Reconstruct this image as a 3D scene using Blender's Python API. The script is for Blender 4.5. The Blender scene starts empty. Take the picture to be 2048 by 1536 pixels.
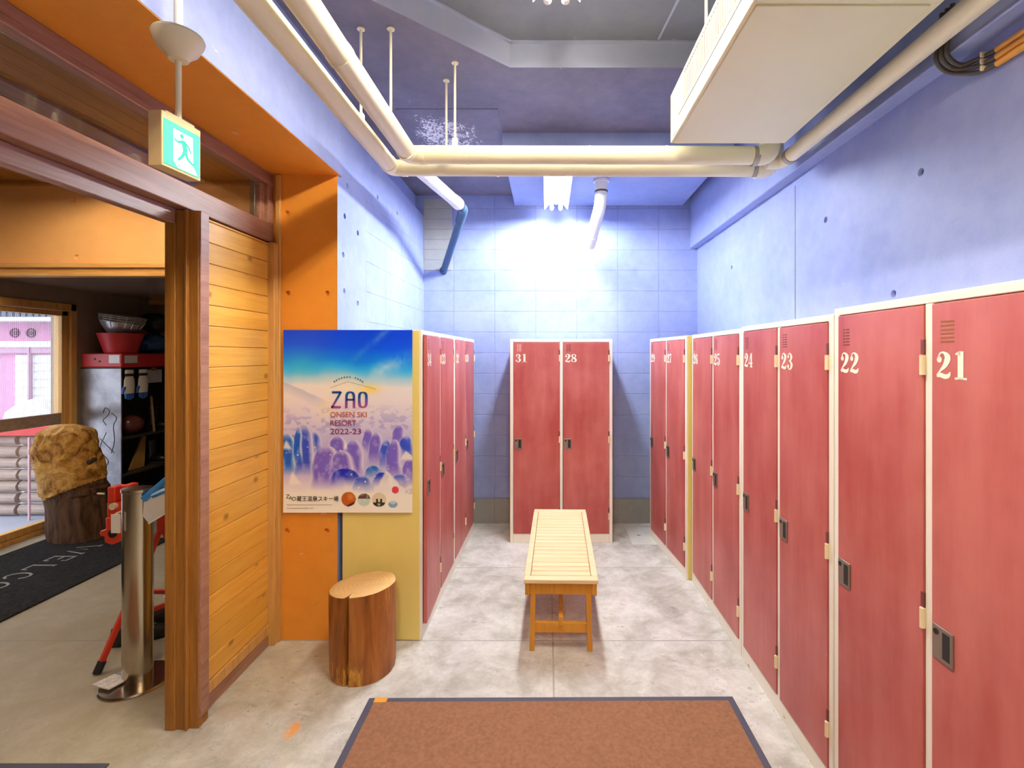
import bpy, bmesh, math, random
import numpy as np
from mathutils import Vector, Matrix, noise as mnoise
random.seed(7)
S = bpy.context.scene
COL = S.collection
PI = math.pi

# ------------------------------------------------------------------ camera
EYE = 1.615
cam_d = bpy.data.cameras.new('camera')
cam = bpy.data.objects.new('camera', cam_d); COL.objects.link(cam)
cam.location = (0, 0, EYE); cam.rotation_euler = (PI/2, 0, 0)
cam_d.sensor_width = 36.0; cam_d.lens = 36.0*985/2048
cam_d.shift_x = -71/2048; cam_d.shift_y = -58/2048
cam_d.clip_start = .05; cam_d.clip_end = 200
S.camera = cam
# ------------------------------------------------------------------ world, exposure
W = bpy.data.worlds.new('overcast_sky'); S.world = W; W.use_nodes = True
W.node_tree.nodes['Background'].inputs[0].default_value = (.86, .90, 1.0, 1)
W.node_tree.nodes['Background'].inputs[1].default_value = 3.2
S.view_settings.view_transform = 'Standard'; S.view_settings.look = 'None'
S.view_settings.gamma = 1.0; S.view_settings.use_curve_mapping = False
S.view_settings.exposure = 0.42
TUBE_COOL = 245.0      # emission of the fluorescent tubes over the lockers
TUBE_NEAR = 150.0      # emission of the tubes in the ceiling recess
TUBE_WARM = 235.0      # warm lamps behind the camera and in the entrance

# ------------------------------------------------------------------ helpers
OFF = {}
def lin(r, g, b):
    f = lambda c: (c/255/12.92) if c/255 <= .04045 else ((c/255+.055)/1.055)**2.4
    return (f(r), f(g), f(b), 1)

def tag(o, label=None, cat=None, group=None, kind=None):
    if label: o['label'] = label
    if cat: o['category'] = cat
    if group: o['group'] = group
    if kind: o['kind'] = kind
    return o

def thing(name, label, cat, loc=(0, 0, 0), group=None):
    o = bpy.data.objects.new(name, None); COL.objects.link(o)
    o.empty_display_size = .05
    o.location = loc; OFF[o] = Vector(loc)
    return tag(o, label, cat, group)

def link(name, me, mat=None, parent=None, base=None):
    o = bpy.data.objects.new(name, me); COL.objects.link(o)
    if mat is not None and len(me.materials) == 0: me.materials.append(mat)
    if parent is not None:
        o.parent = parent; OFF[o] = OFF.get(parent, Vector((0, 0, 0)))
    elif base is not None:
        o.location = base; OFF[o] = Vector(base)
    return o

class MB:
    def __init__(s): s.bm = bmesh.new()
    def box(s, x0, x1, y0, y1, z0, z1, rot=None, mi=0):
        vs = [s.bm.verts.new((x, y, z)) for z in (z0, z1) for y in (y0, y1) for x in (x0, x1)]
        for f in ((0, 2, 3, 1), (4, 5, 7, 6), (0, 1, 5, 4), (2, 6, 7, 3), (0, 4, 6, 2), (1, 3, 7, 5)):
            fc = s.bm.faces.new([vs[i] for i in f]); fc.material_index = mi
        if rot is not None:
            c = Vector(((x0+x1)/2, (y0+y1)/2, (z0+z1)/2))
            for v in vs: v.co = c + rot @ (v.co-c)
        return s
    def bar(s, p0, p1, w, h, up=(0, 0, 1)):
        p0, p1 = Vector(p0), Vector(p1); d = (p1-p0).normalized(); u = Vector(up)
        r = d.cross(u)
        if r.length < 1e-4: r = d.cross(Vector((1, 0, 0)))
        r.normalize(); u = r.cross(d)
        vs = [s.bm.verts.new(p + r*a*w/2 + u*b*h/2) for p in (p0, p1) for a, b in ((-1, -1), (1, -1), (1, 1), (-1, 1))]
        for f in ((0, 1, 2, 3), (7, 6, 5, 4), (0, 4, 5, 1), (1, 5, 6, 2), (2, 6, 7, 3), (3, 7, 4, 0)):
            s.bm.faces.new([vs[i] for i in f])
        return s
    def rings(s, rings, cap=True, closed=True, mi=0):
        L = [[s.bm.verts.new(p) for p in r] for r in rings]
        n = len(L[0])
        for a, b in zip(L, L[1:]):
            for i in range(n if closed else n-1):
                j = (i+1) % n
                f = s.bm.faces.new((a[i], a[j], b[j], b[i])); f.material_index = mi
        if cap and closed:
            s.bm.faces.new(list(reversed(L[0]))).material_index = mi
            s.bm.faces.new(L[-1]).material_index = mi
        return s
    def tube(s, pts, r, n=14, cap=True, mi=0):
        pts = [Vector(p) for p in pts]; rs = r if isinstance(r, (list, tuple)) else [r]*len(pts)
        rings = []; ref = None
        for i, p in enumerate(pts):
            d = (pts[min(i+1, len(pts)-1)]-pts[max(i-1, 0)]).normalized()
            if ref is None:
                ref = Vector((0, 0, 1)) if abs(d.z) < .9 else Vector((1, 0, 0))
            a = (ref - d*ref.dot(d)).normalized(); ref = a; b = d.cross(a)
            rings.append([p + (a*math.cos(t)+b*math.sin(t))*rs[i] for t in [2*PI*k/n for k in range(n)]])
        return s.rings(rings, cap, mi=mi)
    def cyl(s, p0, p1, r0, r1=None, n=24): return s.tube([p0, p1], [r0, r0 if r1 is None else r1], n)
    def lathe(s, prof, c=(0, 0, 0), n=32, cap=True):
        c = Vector(c)
        return s.rings([[c + Vector((r*math.cos(2*PI*k/n), r*math.sin(2*PI*k/n), z)) for k in range(n)] for r, z in prof], cap)
    def prism(s, poly, fn, mi=0):
        """poly: list of 2-D points; fn(u,v,t) -> 3-D with t in 0..1"""
        a = [s.bm.verts.new(fn(u, v, 0)) for u, v in poly]; b = [s.bm.verts.new(fn(u, v, 1)) for u, v in poly]
        n = len(poly)
        s.bm.faces.new(list(reversed(a))).material_index = mi; s.bm.faces.new(b).material_index = mi
        for i in range(n):
            j = (i+1) % n; s.bm.faces.new((a[i], a[j], b[j], b[i])).material_index = mi
        return s
    def ball(s, c, rx, ry=None, rz=None, sub=2, nz=0, seed=0):
        ry = rx if ry is None else ry; rz = rx if rz is None else rz
        r = bmesh.ops.create_icosphere(s.bm, subdivisions=sub, radius=1)
        for v in r['verts']:
            k = 1 + (nz*mnoise.noise(v.co*2.2+Vector((seed*7.1, seed*3.3, 0))) if nz else 0)
            v.co = Vector((v.co.x*rx*k+c[0], v.co.y*ry*k+c[1], v.co.z*rz*k+c[2]))
        return s
    def poly(s, pts, mi=0):
        f = s.bm.faces.new([s.bm.verts.new(p) for p in pts]); f.material_index = mi; return s
    def mesh(s, off=Vector((0, 0, 0)), smooth=35):
        bm = s.bm
        if off.length: bmesh.ops.translate(bm, verts=bm.verts, vec=-off)
        bmesh.ops.recalc_face_normals(bm, faces=bm.faces)
        if smooth:
            for f in bm.faces: f.smooth = True
            lim = math.radians(smooth)
            for e in bm.edges:
                if len(e.link_faces) == 2:
                    e.smooth = e.calc_face_angle(0) < lim
        me = bpy.data.meshes.new('mesh'); bm.to_mesh(me); bm.free()
        return me
    def build(s, name, mat, parent=None, base=None, bev=0, smooth=35, label=None):
        off = OFF.get(parent, Vector((0, 0, 0))) if parent is not None else Vector(base or (0, 0, 0))
        me = s.mesh(off, smooth); me.name = name
        for m in (mat if isinstance(mat, (list, tuple)) else [mat]): me.materials.append(m)
        o = link(name, me, None, parent, base)
        if bev:
            b = o.modifiers.new('bevel', 'BEVEL'); b.width = bev; b.segments = 2; b.limit_method = 'ANGLE'; b.angle_limit = math.radians(40)
        if label: o['label'] = label
        return o

def struct(name, mb, mat, label=None, cat=None, bev=0, smooth=35):
    o = mb.build(name, mat, None, None, bev, smooth); o['kind'] = 'structure'
    return tag(o, label, cat)

def single(name, mb, mat, label, cat, base, bev=0, group=None, smooth=35):
    return tag(mb.build(name, mat, None, base, bev, smooth), label, cat, group)

def smooth_path(pts, n=8):
    pts = [Vector(p) for p in pts]; out = []
    P = [pts[0]*2-pts[1]] + pts + [pts[-1]*2-pts[-2]]
    for i in range(1, len(P)-2):
        for k in range(n):
            t = k/n; a, b, c, d = P[i-1:i+3]
            out.append(.5*((2*b)+(c-a)*t+(2*a-5*b+4*c-d)*t*t+(3*b-3*c+d-a)*t**3))
    out.append(pts[-1]); return out

def bend(corner_pts, r, n=6):
    """polyline with rounded corners"""
    P = [Vector(p) for p in corner_pts]; out = [P[0]]
    for a, b, c in zip(P, P[1:], P[2:]):
        d0 = (a-b).normalized(); d1 = (c-b).normalized()
        p, q = b+d0*r, b+d1*r
        for k in range(n+1):
            t = k/n; out.append(p*(1-t)**2 + b*2*t*(1-t) + q*t*t)
    out.append(P[-1]); return out

# ------------------------------------------------------------------ materials
class NT:
    def __init__(s, name):
        s.m = bpy.data.materials.new(name); s.m.use_nodes = True
        s.t = s.m.node_tree; s.n = s.t.nodes; s.b = s.n['Principled BSDF']
    def new(s, ty, **kw):
        nd = s.n.new(ty)
        for k, v in kw.items():
            if hasattr(nd, k): setattr(nd, k, v)
            else: nd.inputs[k].default_value = v
        return nd
    def L(s, a, b): s.t.links.new(a, b)
    def pos(s): return s.new('ShaderNodeNewGeometry').outputs['Position']
    def obj(s): return s.new('ShaderNodeTexCoord').outputs['Object']
    def mapv(s, v, scale=(1, 1, 1), loc=(0, 0, 0), rot=(0, 0, 0)):
        m = s.new('ShaderNodeMapping'); m.inputs['Scale'].default_value = scale
        m.inputs['Location'].default_value = loc; m.inputs['Rotation'].default_value = rot
        s.L(v, m.inputs['Vector']); return m.outputs[0]
    def noise(s, v, scale=5, detail=4, rough=.55, dist=0):
        nd = s.new('ShaderNodeTexNoise'); nd.inputs['Scale'].default_value = scale
        nd.inputs['Detail'].default_value = detail; nd.inputs['Roughness'].default_value = rough
        nd.inputs['Distortion'].default_value = dist
        s.L(v, nd.inputs['Vector']); return nd.outputs['Fac']
    def ramp(s, f, stops):
        r = s.new('ShaderNodeValToRGB'); e = r.color_ramp.elements
        while len(e) > len(stops): e.remove(e[-1])
        while len(e) < len(stops): e.new(.5)
        for el, (p, c) in zip(e, stops):
            el.position = p; el.color = c if len(c) == 4 else (*c, 1)
        s.L(f, r.inputs[0]); return r.outputs[0]
    def rng(s, f, a, b, c=0, d=1):
        r = s.new('ShaderNodeMapRange'); r.inputs[1].default_value = a; r.inputs[2].default_value = b
        r.inputs[3].default_value = c; r.inputs[4].default_value = d
        s.L(f, r.inputs[0]); return r.outputs[0]
    def math(s, op, a, b=None):
        m = s.new('ShaderNodeMath', operation=op)
        for i, x in enumerate((a, b)):
            if x is None: continue
            if isinstance(x, (int, float)): m.inputs[i].default_value = x
            else: s.L(x, m.inputs[i])
        return m.outputs[0]
    def mix(s, f, a, b, blend='MIX'):
        m = s.new('ShaderNodeMixRGB', blend_type=blend)
        for i, x in enumerate((f, a, b)):
            if isinstance(x, (int, float)): m.inputs[i].default_value = x
            elif isinstance(x, tuple): m.inputs[i].default_value = x if len(x) == 4 else (*x, 1)
            else: s.L(x, m.inputs[i])
        return m.outputs[0]
    def bump(s, h, strength=.3, dist=.01):
        b = s.new('ShaderNodeBump'); b.inputs['Strength'].default_value = strength; b.inputs['Distance'].default_value = dist
        s.L(h, b.inputs['Height']); s.L(b.outputs[0], s.b.inputs['Normal'])
    def base(s, c):
        if isinstance(c, tuple): s.b.inputs['Base Color'].default_value = c if len(c) == 4 else (*c, 1)
        else: s.L(c, s.b.inputs['Base Color'])
    def pr(s, rough=.5, metal=0, spec=.5):
        s.b.inputs['Roughness'].default_value = rough; s.b.inputs['Metallic'].default_value = metal
        s.b.inputs['Specular IOR Level'].default_value = spec
    def sep(s, v):
        x = s.new('ShaderNodeSeparateXYZ'); s.L(v, x.inputs[0]); return x.outputs

def plain(name, c, rough=.5, metal=0, spec=.5, var=.06, vs=6, bump=0, bs=60, c2=None, stretch=(1, 1, 1)):
    m = NT(name); m.pr(rough, metal, spec)
    v = m.mapv(m.obj(), stretch)
    f = m.noise(v, vs, 5)
    a = tuple(x*(1-var) for x in c[:3]); b = c2 or tuple(min(1, x*(1+var)) for x in c[:3])
    m.base(m.mix(m.rng(f, .3, .7), a, b))
    if bump: m.bump(m.noise(v, bs, 3), bump, .004)
    return m.m

def wood(name, dark, light, axis=0, scale=1.0, rough=.5, island=0.25, bump=.1, knots=0):
    m = NT(name); m.pr(rough, 0, .4)
    sc = [14.0*scale]*3; sc[axis] = .9*scale
    rnd = m.new('ShaderNodeNewGeometry').outputs['Random Per Island']
    add = m.new('ShaderNodeVectorMath', operation='ADD'); m.L(m.obj(), add.inputs[0])
    cb = m.new('ShaderNodeCombineXYZ'); m.L(m.math('MULTIPLY', rnd, 7.3), cb.inputs[0]); m.L(m.math('MULTIPLY', rnd, 3.1), cb.inputs[1]); m.L(m.math('MULTIPLY', rnd, 5.7), cb.inputs[2])
    m.L(cb.outputs[0], add.inputs[1])
    v = m.mapv(add.outputs[0], sc)
    f = m.noise(v, 2.2, 6, .6, .6); f2 = m.noise(v, 9, 3, .5)
    g = m.math('ADD', m.math('MULTIPLY', f, .75), m.math('MULTIPLY', f2, .25))
    c = m.ramp(g, [(.3, dark), (.62, light)])
    c = m.mix(m.math('MULTIPLY', rnd, island), c, tuple(x*.62 for x in light[:3]))
    if knots:
        vo = m.new('ShaderNodeTexVoronoi', voronoi_dimensions='2D'); vo.inputs['Scale'].default_value = knots
        sp = m.sep(add.outputs[0]); c2 = m.new('ShaderNodeCombineXYZ'); m.L(m.math('MULTIPLY', sp[1], .75), c2.inputs[0]); m.L(sp[2], c2.inputs[1])
        m.L(c2.outputs[0], vo.inputs['Vector'])
        c = m.mix(m.rng(vo.outputs['Distance'], .025, .075, .8, 0), c, tuple(x*.35 for x in dark[:3]))
    m.base(c); m.bump(f2, bump, .002)
    return m.m

def emit(name, c, strength, base=(1, 1, 1)):
    m = NT(name); m.base(base); m.pr(.4)
    m.b.inputs['Emission Color'].default_value = (*c[:3], 1); m.b.inputs['Emission Strength'].default_value = strength
    return m.m

def paint_wall(name, c, c2, blocks=None, patchy=.8, peel=None, bands=None, rough=.55):
    """painted concrete; blocks=(axis,w,u0,h,z0) adds the joints of block work"""
    m = NT(name); m.pr(rough, 0, .35)
    p = m.pos(); f = m.noise(p, 1.6, 6, .6); f2 = m.noise(p, 11, 5, .65)
    g = m.math('ADD', m.math('MULTIPLY', f, .6), m.math('MULTIPLY', f2, .4))
    c = m.mix(m.rng(g, .38, .62, 0, patchy), c, c2)
    h = m.math('ADD', m.math('MULTIPLY', f2, .35), m.math('MULTIPLY', m.noise(p, 90, 3), .25))
    if blocks:
        ax, w, u0, hh, z0 = blocks
        s = m.sep(p)
        u = m.math('FRACT', m.math('DIVIDE', m.math('SUBTRACT', s[ax], u0-10*w), w))
        v = m.math('FRACT', m.math('DIVIDE', m.math('SUBTRACT', s[2], z0-10*hh), hh))
        du = m.math('MULTIPLY', m.math('MINIMUM', u, m.math('SUBTRACT', 1, u)), w)
        dv = m.math('MULTIPLY', m.math('MINIMUM', v, m.math('SUBTRACT', 1, v)), hh)
        d = m.math('MINIMUM', du, dv)
        jit = m.rng(m.noise(p, 6, 3), .3, .75, .25, 1)
        j = m.math('MULTIPLY', m.rng(d, .0016, .0052, 1, 0), jit)
        c = m.mix(m.math('MULTIPLY', j, .42), c, tuple(x*.25 for x in c_dark(c2)))
        h = m.math('SUBTRACT', h, m.math('MULTIPLY', j, 2.2))
        # pale scuffs
    sc = m.rng(m.noise(m.mapv(p, (1, 1, 1.6)), 5.5, 8, .72), .67, .74, 0, .6)
    c = m.mix(sc, c, (.78, .78, .84))
    dk = m.rng(m.noise(m.mapv(p, (1, 1, 1.3), (9, 4, 2)), 8, 8, .75), .66, .72, 0, .5)
    c = m.mix(dk, c, tuple(x*.35 for x in c_dark(c2)))
    if peel:
        x0, x1, y0, y1 = peel
        s = m.sep(p)
        fx = m.math('MULTIPLY', m.rng(s[0], x0, x0+.3), m.rng(s[0], x1-.45, x1, 1, 0))
        fy = m.math('MULTIPLY', m.rng(s[1], y0, y0+.35), m.rng(s[1], y1-.5, y1, 1, 0))
        n = m.noise(m.mapv(p, (1.6, 1, 1)), 22, 6, .7, 1.2)
        n2 = m.noise(p, 3.2, 3)
        k = m.rng(m.math('ADD', m.math('ADD', n, m.math('MULTIPLY', n2, .35)), m.math('MULTIPLY', m.math('MULTIPLY', fx, fy), .42)), 1.045, 1.085)
        c = m.mix(k, c, (.85, .84, .88))
    m.base(c); m.bump(h, .35, .006)
    return m.m
def c_dark(c): return c[:3]

BLUE = (.255, .32, .635); BLUE2 = (.36, .42, .72)
M = {}
M['blue'] = paint_wall('blue_paint', BLUE, BLUE2)
M['blue_block_back'] = paint_wall('blue_blocks_back', BLUE, BLUE2, (0, .3945, -.114, .1985, 1.634))
M['blue_block_left'] = paint_wall('blue_blocks_left', BLUE, BLUE2, (1, .395, 3.225, .1985, 1.634))
M['ceil'] = paint_wall('violet_ceiling_paint', (.135, .125, .19), (.21, .195, .275), patchy=.9, peel=(-1.1, -.2, 2.95, 4.45))
M['ceil_grey'] = paint_wall('grey_ceiling_paint', (.20, .23, .30), (.26, .285, .36))
M['recess'] = paint_wall('recess_paint', (.46, .52, .72), (.52, .57, .76))
M['orange'] = paint_wall('orange_paint', (.74, .28, .030), (.82, .335, .045))
M['peach'] = paint_wall('peach_orange_paint', (.78, .42, .15), (.84, .48, .20))
M['concrete'] = paint_wall('bare_blocks', (.36, .37, .36), (.46, .46, .43), (0, .3945, -.114, .0993, 1.634))
M['footing'] = paint_wall('bare_footing', (.27, .27, .27), (.36, .35, .33), (0, .3945, -.114, .6, .235))
M['plaster'] = paint_wall('brown_plaster', (.26, .20, .15), (.34, .26, .20))

def floor_mat():
    m = NT('worn_concrete'); m.pr(.55, 0, .4)
    p = m.pos(); s = m.sep(p)
    big = m.noise(p, .9, 5, .6); mid = m.noise(p, 4.5, 7, .68, .4); fine = m.noise(p, 40, 4, .6)
    c = m.ramp(m.math('ADD', m.math('MULTIPLY', big, .5), m.math('MULTIPLY', mid, .5)),
               [(.40, (.40, .385, .335)), (.5, (.62, .61, .57)), (.60, (.77, .77, .735))])
    dk = m.noise(m.mapv(p, (1, 1.5, 1), (3, 1, 0)), 3.4, 9, .74, .8)
    c = m.mix(m.rng(dk, .60, .67, 0, .55), c, (.22, .215, .20))
    wh = m.noise(m.mapv(p, (1, 1.4, 1), (11, 5, 0)), 5, 9, .76, .5)
    c = m.mix(m.rng(wh, .59, .66, 0, .6), c, (.80, .79, .76))
    # ochre tone growing towards the entrance side, its edge broken by noise
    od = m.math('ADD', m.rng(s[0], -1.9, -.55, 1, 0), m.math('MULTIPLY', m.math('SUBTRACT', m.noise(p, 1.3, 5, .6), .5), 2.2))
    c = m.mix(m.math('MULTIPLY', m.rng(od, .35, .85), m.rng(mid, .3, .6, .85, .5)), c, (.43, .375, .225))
    c = m.mix(m.rng(s[0], -2.3, -1.55, .6, 0), c, (.27, .215, .145))  # dimness of the entrance room painted into the floor colour
    # saw-cut joints
    j = None
    for a, u in ((1, 2.785), (1, 3.74), (0, .03)):
        d = m.math('ABSOLUTE', m.math('SUBTRACT', s[a], u))
        q = m.rng(d, .002, .006, 1, 0)
        if a == 0: q = m.math('MULTIPLY', q, m.rng(s[1], 3.6, 3.7, 1, 0))
        j = q if j is None else m.math('MAXIMUM', j, q)
    j = m.math('MULTIPLY', j, m.rng(mid, .35, .6, .2, .75))
    c = m.mix(j, c, (.17, .165, .15))
    gr = m.noise(m.mapv(p, (1, 1.2, 1), (5, 8, 0)), 15, 9, .8, .3)
    c = m.mix(m.rng(gr, .40, .60, .30, 0), c, (.26, .25, .225))
    c = m.mix(m.math('MULTIPLY', m.rng(gr, .585, .60), m.rng(big, .40, .55, .15, .75)), c, (.27, .265, .25))
    pit = m.noise(p, 60, 5, .7)
    c = m.mix(m.rng(pit, .64, .70, 0, .5), c, (.84, .83, .79))
    # a smear of orange paint
    v = m.new('ShaderNodeVectorMath', operation='DISTANCE'); m.L(m.mapv(p, (1, .55, 1)), v.inputs[0]); v.inputs[1].default_value = (-1.10, 2.12*.55, 0)
    c = m.mix(m.math('MULTIPLY', m.rng(v.outputs['Value'], .02, .034, 1, 0), m.rng(fine, .3, .5)), c, (.72, .33, .10))
    m.base(c)
    m.bump(m.math('ADD', m.math('MULTIPLY', mid, .6), m.math('MULTIPLY', fine, .25)), .25, .008)
    return m.m
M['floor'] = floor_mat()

def locker_red():
    m = NT('red_locker_enamel'); m.pr(.38, 0, .4)
    p = m.pos()
    f = m.noise(m.mapv(p, (5, 5, .8)), 1.6, 5, .6); f2 = m.noise(p, 2.0, 4, .6)
    c = m.mix(m.rng(m.math('ADD', m.math('MULTIPLY', f, .5), m.math('MULTIPLY', f2, .5)), .385, .625), (.39, .072, .066), (.55, .165, .15))
    n = m.noise(m.mapv(p, (1, 1, 2.2)), 26, 3, .5)
    c = m.mix(m.rng(n, .755, .79, 0, .55), c, (.55, .42, .60))
    m.base(c); m.bump(m.noise(p, 60, 3), .05, .002)
    return m.m
M['red'] = locker_red()
M['red_edge'] = plain('red_door_edge', (.36, .07, .045), .45)
def cream():
    m = NT('cream_locker_frame'); m.pr(.4, 0, .4)
    p = m.pos(); s = m.sep(p)
    c = m.mix(m.rng(m.noise(p, 3, 4), .35, .65), (.87, .83, .72), (.91, .88, .79))
    low = m.rng(s[2], .03, .075, 1, 0)
    r = m.math('MULTIPLY', low, m.rng(m.noise(m.mapv(p, (1, 1, 2)), 5, 6, .7), .63, .66))
    c = m.mix(r, c, (.50, .22, .04)); m.base(c)
    return m.m
M['cream'] = cream()
M['yellow'] = plain('yellow_locker_side', (.84, .69, .22), .45, var=.05, vs=2)
M['stencil'] = plain('stencil_paint', (.92, .88, .74), .6)
M['steel'] = plain('brushed_steel_plate', (.30, .26, .23), .38, .75)
M['black'] = plain('black_recess', (.012, .011, .011), .6)
M['slot'] = plain('vent_slot', (.14, .03, .03), .6)
M['slot_tan'] = plain('vent_slot_tan', (.25, .10, .02), .6)
M['slot_pale'] = plain('vent_slot_pale', (.72, .55, .50), .6)
M['brass'] = plain('hinge_cream', (.86, .74, .48), .4)
M['pipe'] = plain('cream_pipe_paint', (.83, .78, .58), .42, var=.05, vs=3, bump=.08, bs=20)
M['pipe_white'] = plain('white_pipe_paint', (.82, .82, .82), .4)
M['pipe_blue'] = plain('dark_blue_pipe', (.028, .075, .155), .4)
M['band'] = plain('pipe_clamp_metal', (.40, .36, .30), .4, .6)
M['ac'] = plain('cream_air_unit', (.82, .78, .52), .4, var=.03, vs=2)
M['ac_dark'] = plain('air_unit_slot', (.03, .027, .02), .7)
M['white'] = plain('white_enamel', (.82, .82, .80), .35, var=.02)
M['exit_case'] = plain('beige_sign_case', (.70, .53, .29), .45)
M['orange_pipe'] = plain('orange_conduit_paint', (.72, .34, .05), .4)
M['cable'] = plain('dark_cable', (.07, .06, .04), .45)
M['door_frame'] = wood('red_brown_timber', (.22, .095, .055), (.40, .205, .135), axis=1, rough=.4, island=.1)
M['post'] = wood('brown_post_timber', (.20, .075, .012), (.40, .17, .028), axis=2, rough=.45, island=.15)
M['plank'] = wood('honey_pine_planks', (.68, .31, .035), (.86, .47, .08), axis=1, rough=.36, island=.35, knots=3.6)
M['pine'] = wood('pine_trim', (.50, .24, .05), (.70, .40, .12), axis=2, rough=.45)
M['pine_x'] = wood('pine_beam_trim', (.55, .26, .07), (.76, .46, .16), axis=0, rough=.45)
M['ceil_wood'] = wood('ceiling_boards', (.26, .115, .02), (.42, .20, .04), axis=1, rough=.5)
M['soffit_wood'] = wood('glossy_soffit_board', (.20, .14, .11), (.30, .22, .175), axis=0, rough=.16, island=.1)
M['bench_top'] = wood('bench_slat_wood', (.80, .56, .29), (.90, .71, .44), axis=0, rough=.42, island=.3)
M['bench_leg'] = wood('bench_leg_wood', (.56, .235, .02), (.70, .33, .04), axis=2, rough=.42)
M['mat'] = plain('brown_carpet_pile', (.285, .140, .080), .95, spec=.1, var=.16, vs=60, bump=.9, bs=260)
M['mat_edge'] = plain('navy_mat_edge', (.05, .05, .085), .7)
M['mat_black'] = plain('black_mat_pile', (.022, .021, .022), .95, spec=.1, var=.4, vs=40, bump=.8, bs=250)
M['mat_text'] = plain('grey_mat_letters', (.32, .31, .29), .9, spec=.1)
def glass():
    m = NT('window_glass'); m.n.remove(m.b)
    out = m.n['Material Output']; tr = m.new('ShaderNodeBsdfTransparent'); gl = m.new('ShaderNodeBsdfGlossy')
    gl.inputs['Roughness'].default_value = .03; tr.inputs[0].default_value = (.93, .95, .95, 1)
    lw = m.new('ShaderNodeLayerWeight'); fr = m.math('ADD', m.math('MULTIPLY', m.math('POWER', lw.outputs['Facing'], 4.0), .9), .05)
    mx = m.new('ShaderNodeMixShader'); m.L(fr, mx.inputs[0]); m.L(tr.outputs[0], mx.inputs[1]); m.L(gl.outputs[0], mx.inputs[2])
    m.L(mx.outputs[0], out.inputs[0]); return m.m
M['glass'] = glass()

# ------------------------------------------------------------------ stroke lettering
def ribbon(bm, pts, fn, n=7, mi=0):
    """pts: (x, y, width); flat ribbon through them, fn(u,v)->3-D"""
    pv = [Vector(p) for p in pts]
    sm = smooth_path(pv, n) if n > 1 else pv
    L = []
    for i, p in enumerate(sm):
        d = Vector(sm[min(i+1, len(sm)-1)][:2])-Vector(sm[max(i-1, 0)][:2])
        if d.length < 1e-9: d = Vector((1, 0))
        d.normalize(); nrm = Vector((-d.y, d.x)); q = Vector(p[:2]); w = max(p[2], .004)
        L.append((bm.verts.new(fn(*(q+nrm*w/2))), bm.verts.new(fn(*(q-nrm*w/2)))))
    for a, b in zip(L, L[1:]):
        bm.faces.new((a[0], a[1], b[1], b[0])).material_index = mi
def disc(bm, c, r, fn, n=16, ry=None):
    ry = ry or r
    bm.faces.new([bm.verts.new(fn(c[0]+r*math.cos(2*PI*k/n), c[1]+ry*math.sin(2*PI*k/n))) for k in range(n)])

DIG = {   # stencil fat-face digits in a .7 x 1 box: ribbons and blobs
 '0': ([[(.30, .97, .05), (.12, .80, .18), (.11, .5, .24), (.12, .2, .18), (.30, .03, .05)], [(.40, .97, .05), (.58, .80, .18), (.59, .5, .24), (.58, .2, .18), (.40, .03, .05)]], []),
 '1': ([[(.36, 1.0, .24), (.36, .5, .24), (.36, 0, .24)], [(.12, .04, .08), (.36, .04, .08), (.62, .04, .08)], [(.14, .90, .05), (.26, .93, .12), (.36, .94, .16)]], []),
 '2': ([[(.12, .70, .10), (.20, .93, .06), (.38, .955, .09), (.54, .78, .26), (.44, .52, .20), (.22, .30, .09), (.06, .14, .05)], [(.05, .10, .10), (.22, .14, .17), (.42, .09, .17), (.58, .13, .15), (.66, .26, .04)]], [(.17, .71, .115)]),
 '3': ([[(.12, .76, .08), (.24, .955, .06), (.42, .93, .11), (.53, .75, .23), (.42, .56, .10), (.26, .53, .06)], [(.26, .52, .06), (.44, .48, .10), (.56, .27, .25), (.42, .06, .11), (.22, .05, .06), (.10, .22, .08)]], [(.16, .78, .10), (.15, .20, .11)]),
 '4': ([[(.47, 1.0, .20), (.47, .5, .22), (.47, 0, .22)], [(.40, .96, .05), (.20, .60, .08), (.03, .32, .07)], [(.02, .29, .09), (.35, .29, .10), (.68, .29, .09)], [(.28, .035, .07), (.47, .035, .07), (.66, .035, .07)]], []),
 '5': ([[(.12, .93, .14), (.36, .91, .13), (.60, .95, .10)], [(.12, .95, .06), (.11, .72, .06), (.10, .52, .06)], [(.10, .54, .05), (.30, .61, .08), (.54, .45, .19), (.55, .25, .24), (.40, .06, .12), (.20, .05, .06), (.10, .18, .08)]], [(.16, .20, .11)]),
 '6': ([[(.58, .80, .08), (.46, .95, .06), (.28, .88, .12), (.14, .60, .22), (.14, .30, .22), (.30, .04, .07)], [(.28, .58, .05), (.46, .54, .10), (.57, .30, .22), (.48, .08, .12), (.30, .03, .06)]], [(.54, .79, .09)]),
 '7': ([[(.06, .76, .05), (.10, .92, .12), (.34, .90, .18), (.62, .97, .08)], [(.60, .93, .05), (.46, .62, .12), (.33, .30, .24), (.33, .02, .26)]], []),
 '8': ([[(.33, .97, .05), (.15, .85, .15), (.16, .66, .16), (.34, .52, .16), (.55, .36, .22), (.55, .15, .18), (.36, .03, .05)], [(.35, .97, .05), (.54, .84, .12), (.52, .64, .11), (.36, .53, .07)], [(.33, .52, .07), (.13, .36, .13), (.12, .16, .14), (.33, .03, .05)]], []),
 '9': ([[(.12, .20, .08), (.24, .05, .06), (.42, .12, .12), (.56, .40, .22), (.56, .70, .22), (.40, .96, .07)], [(.42, .42, .05), (.24, .46, .10), (.13, .70, .22), (.22, .92, .12), (.40, .97, .06)]], [(.16, .21, .09)]),
}
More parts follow.
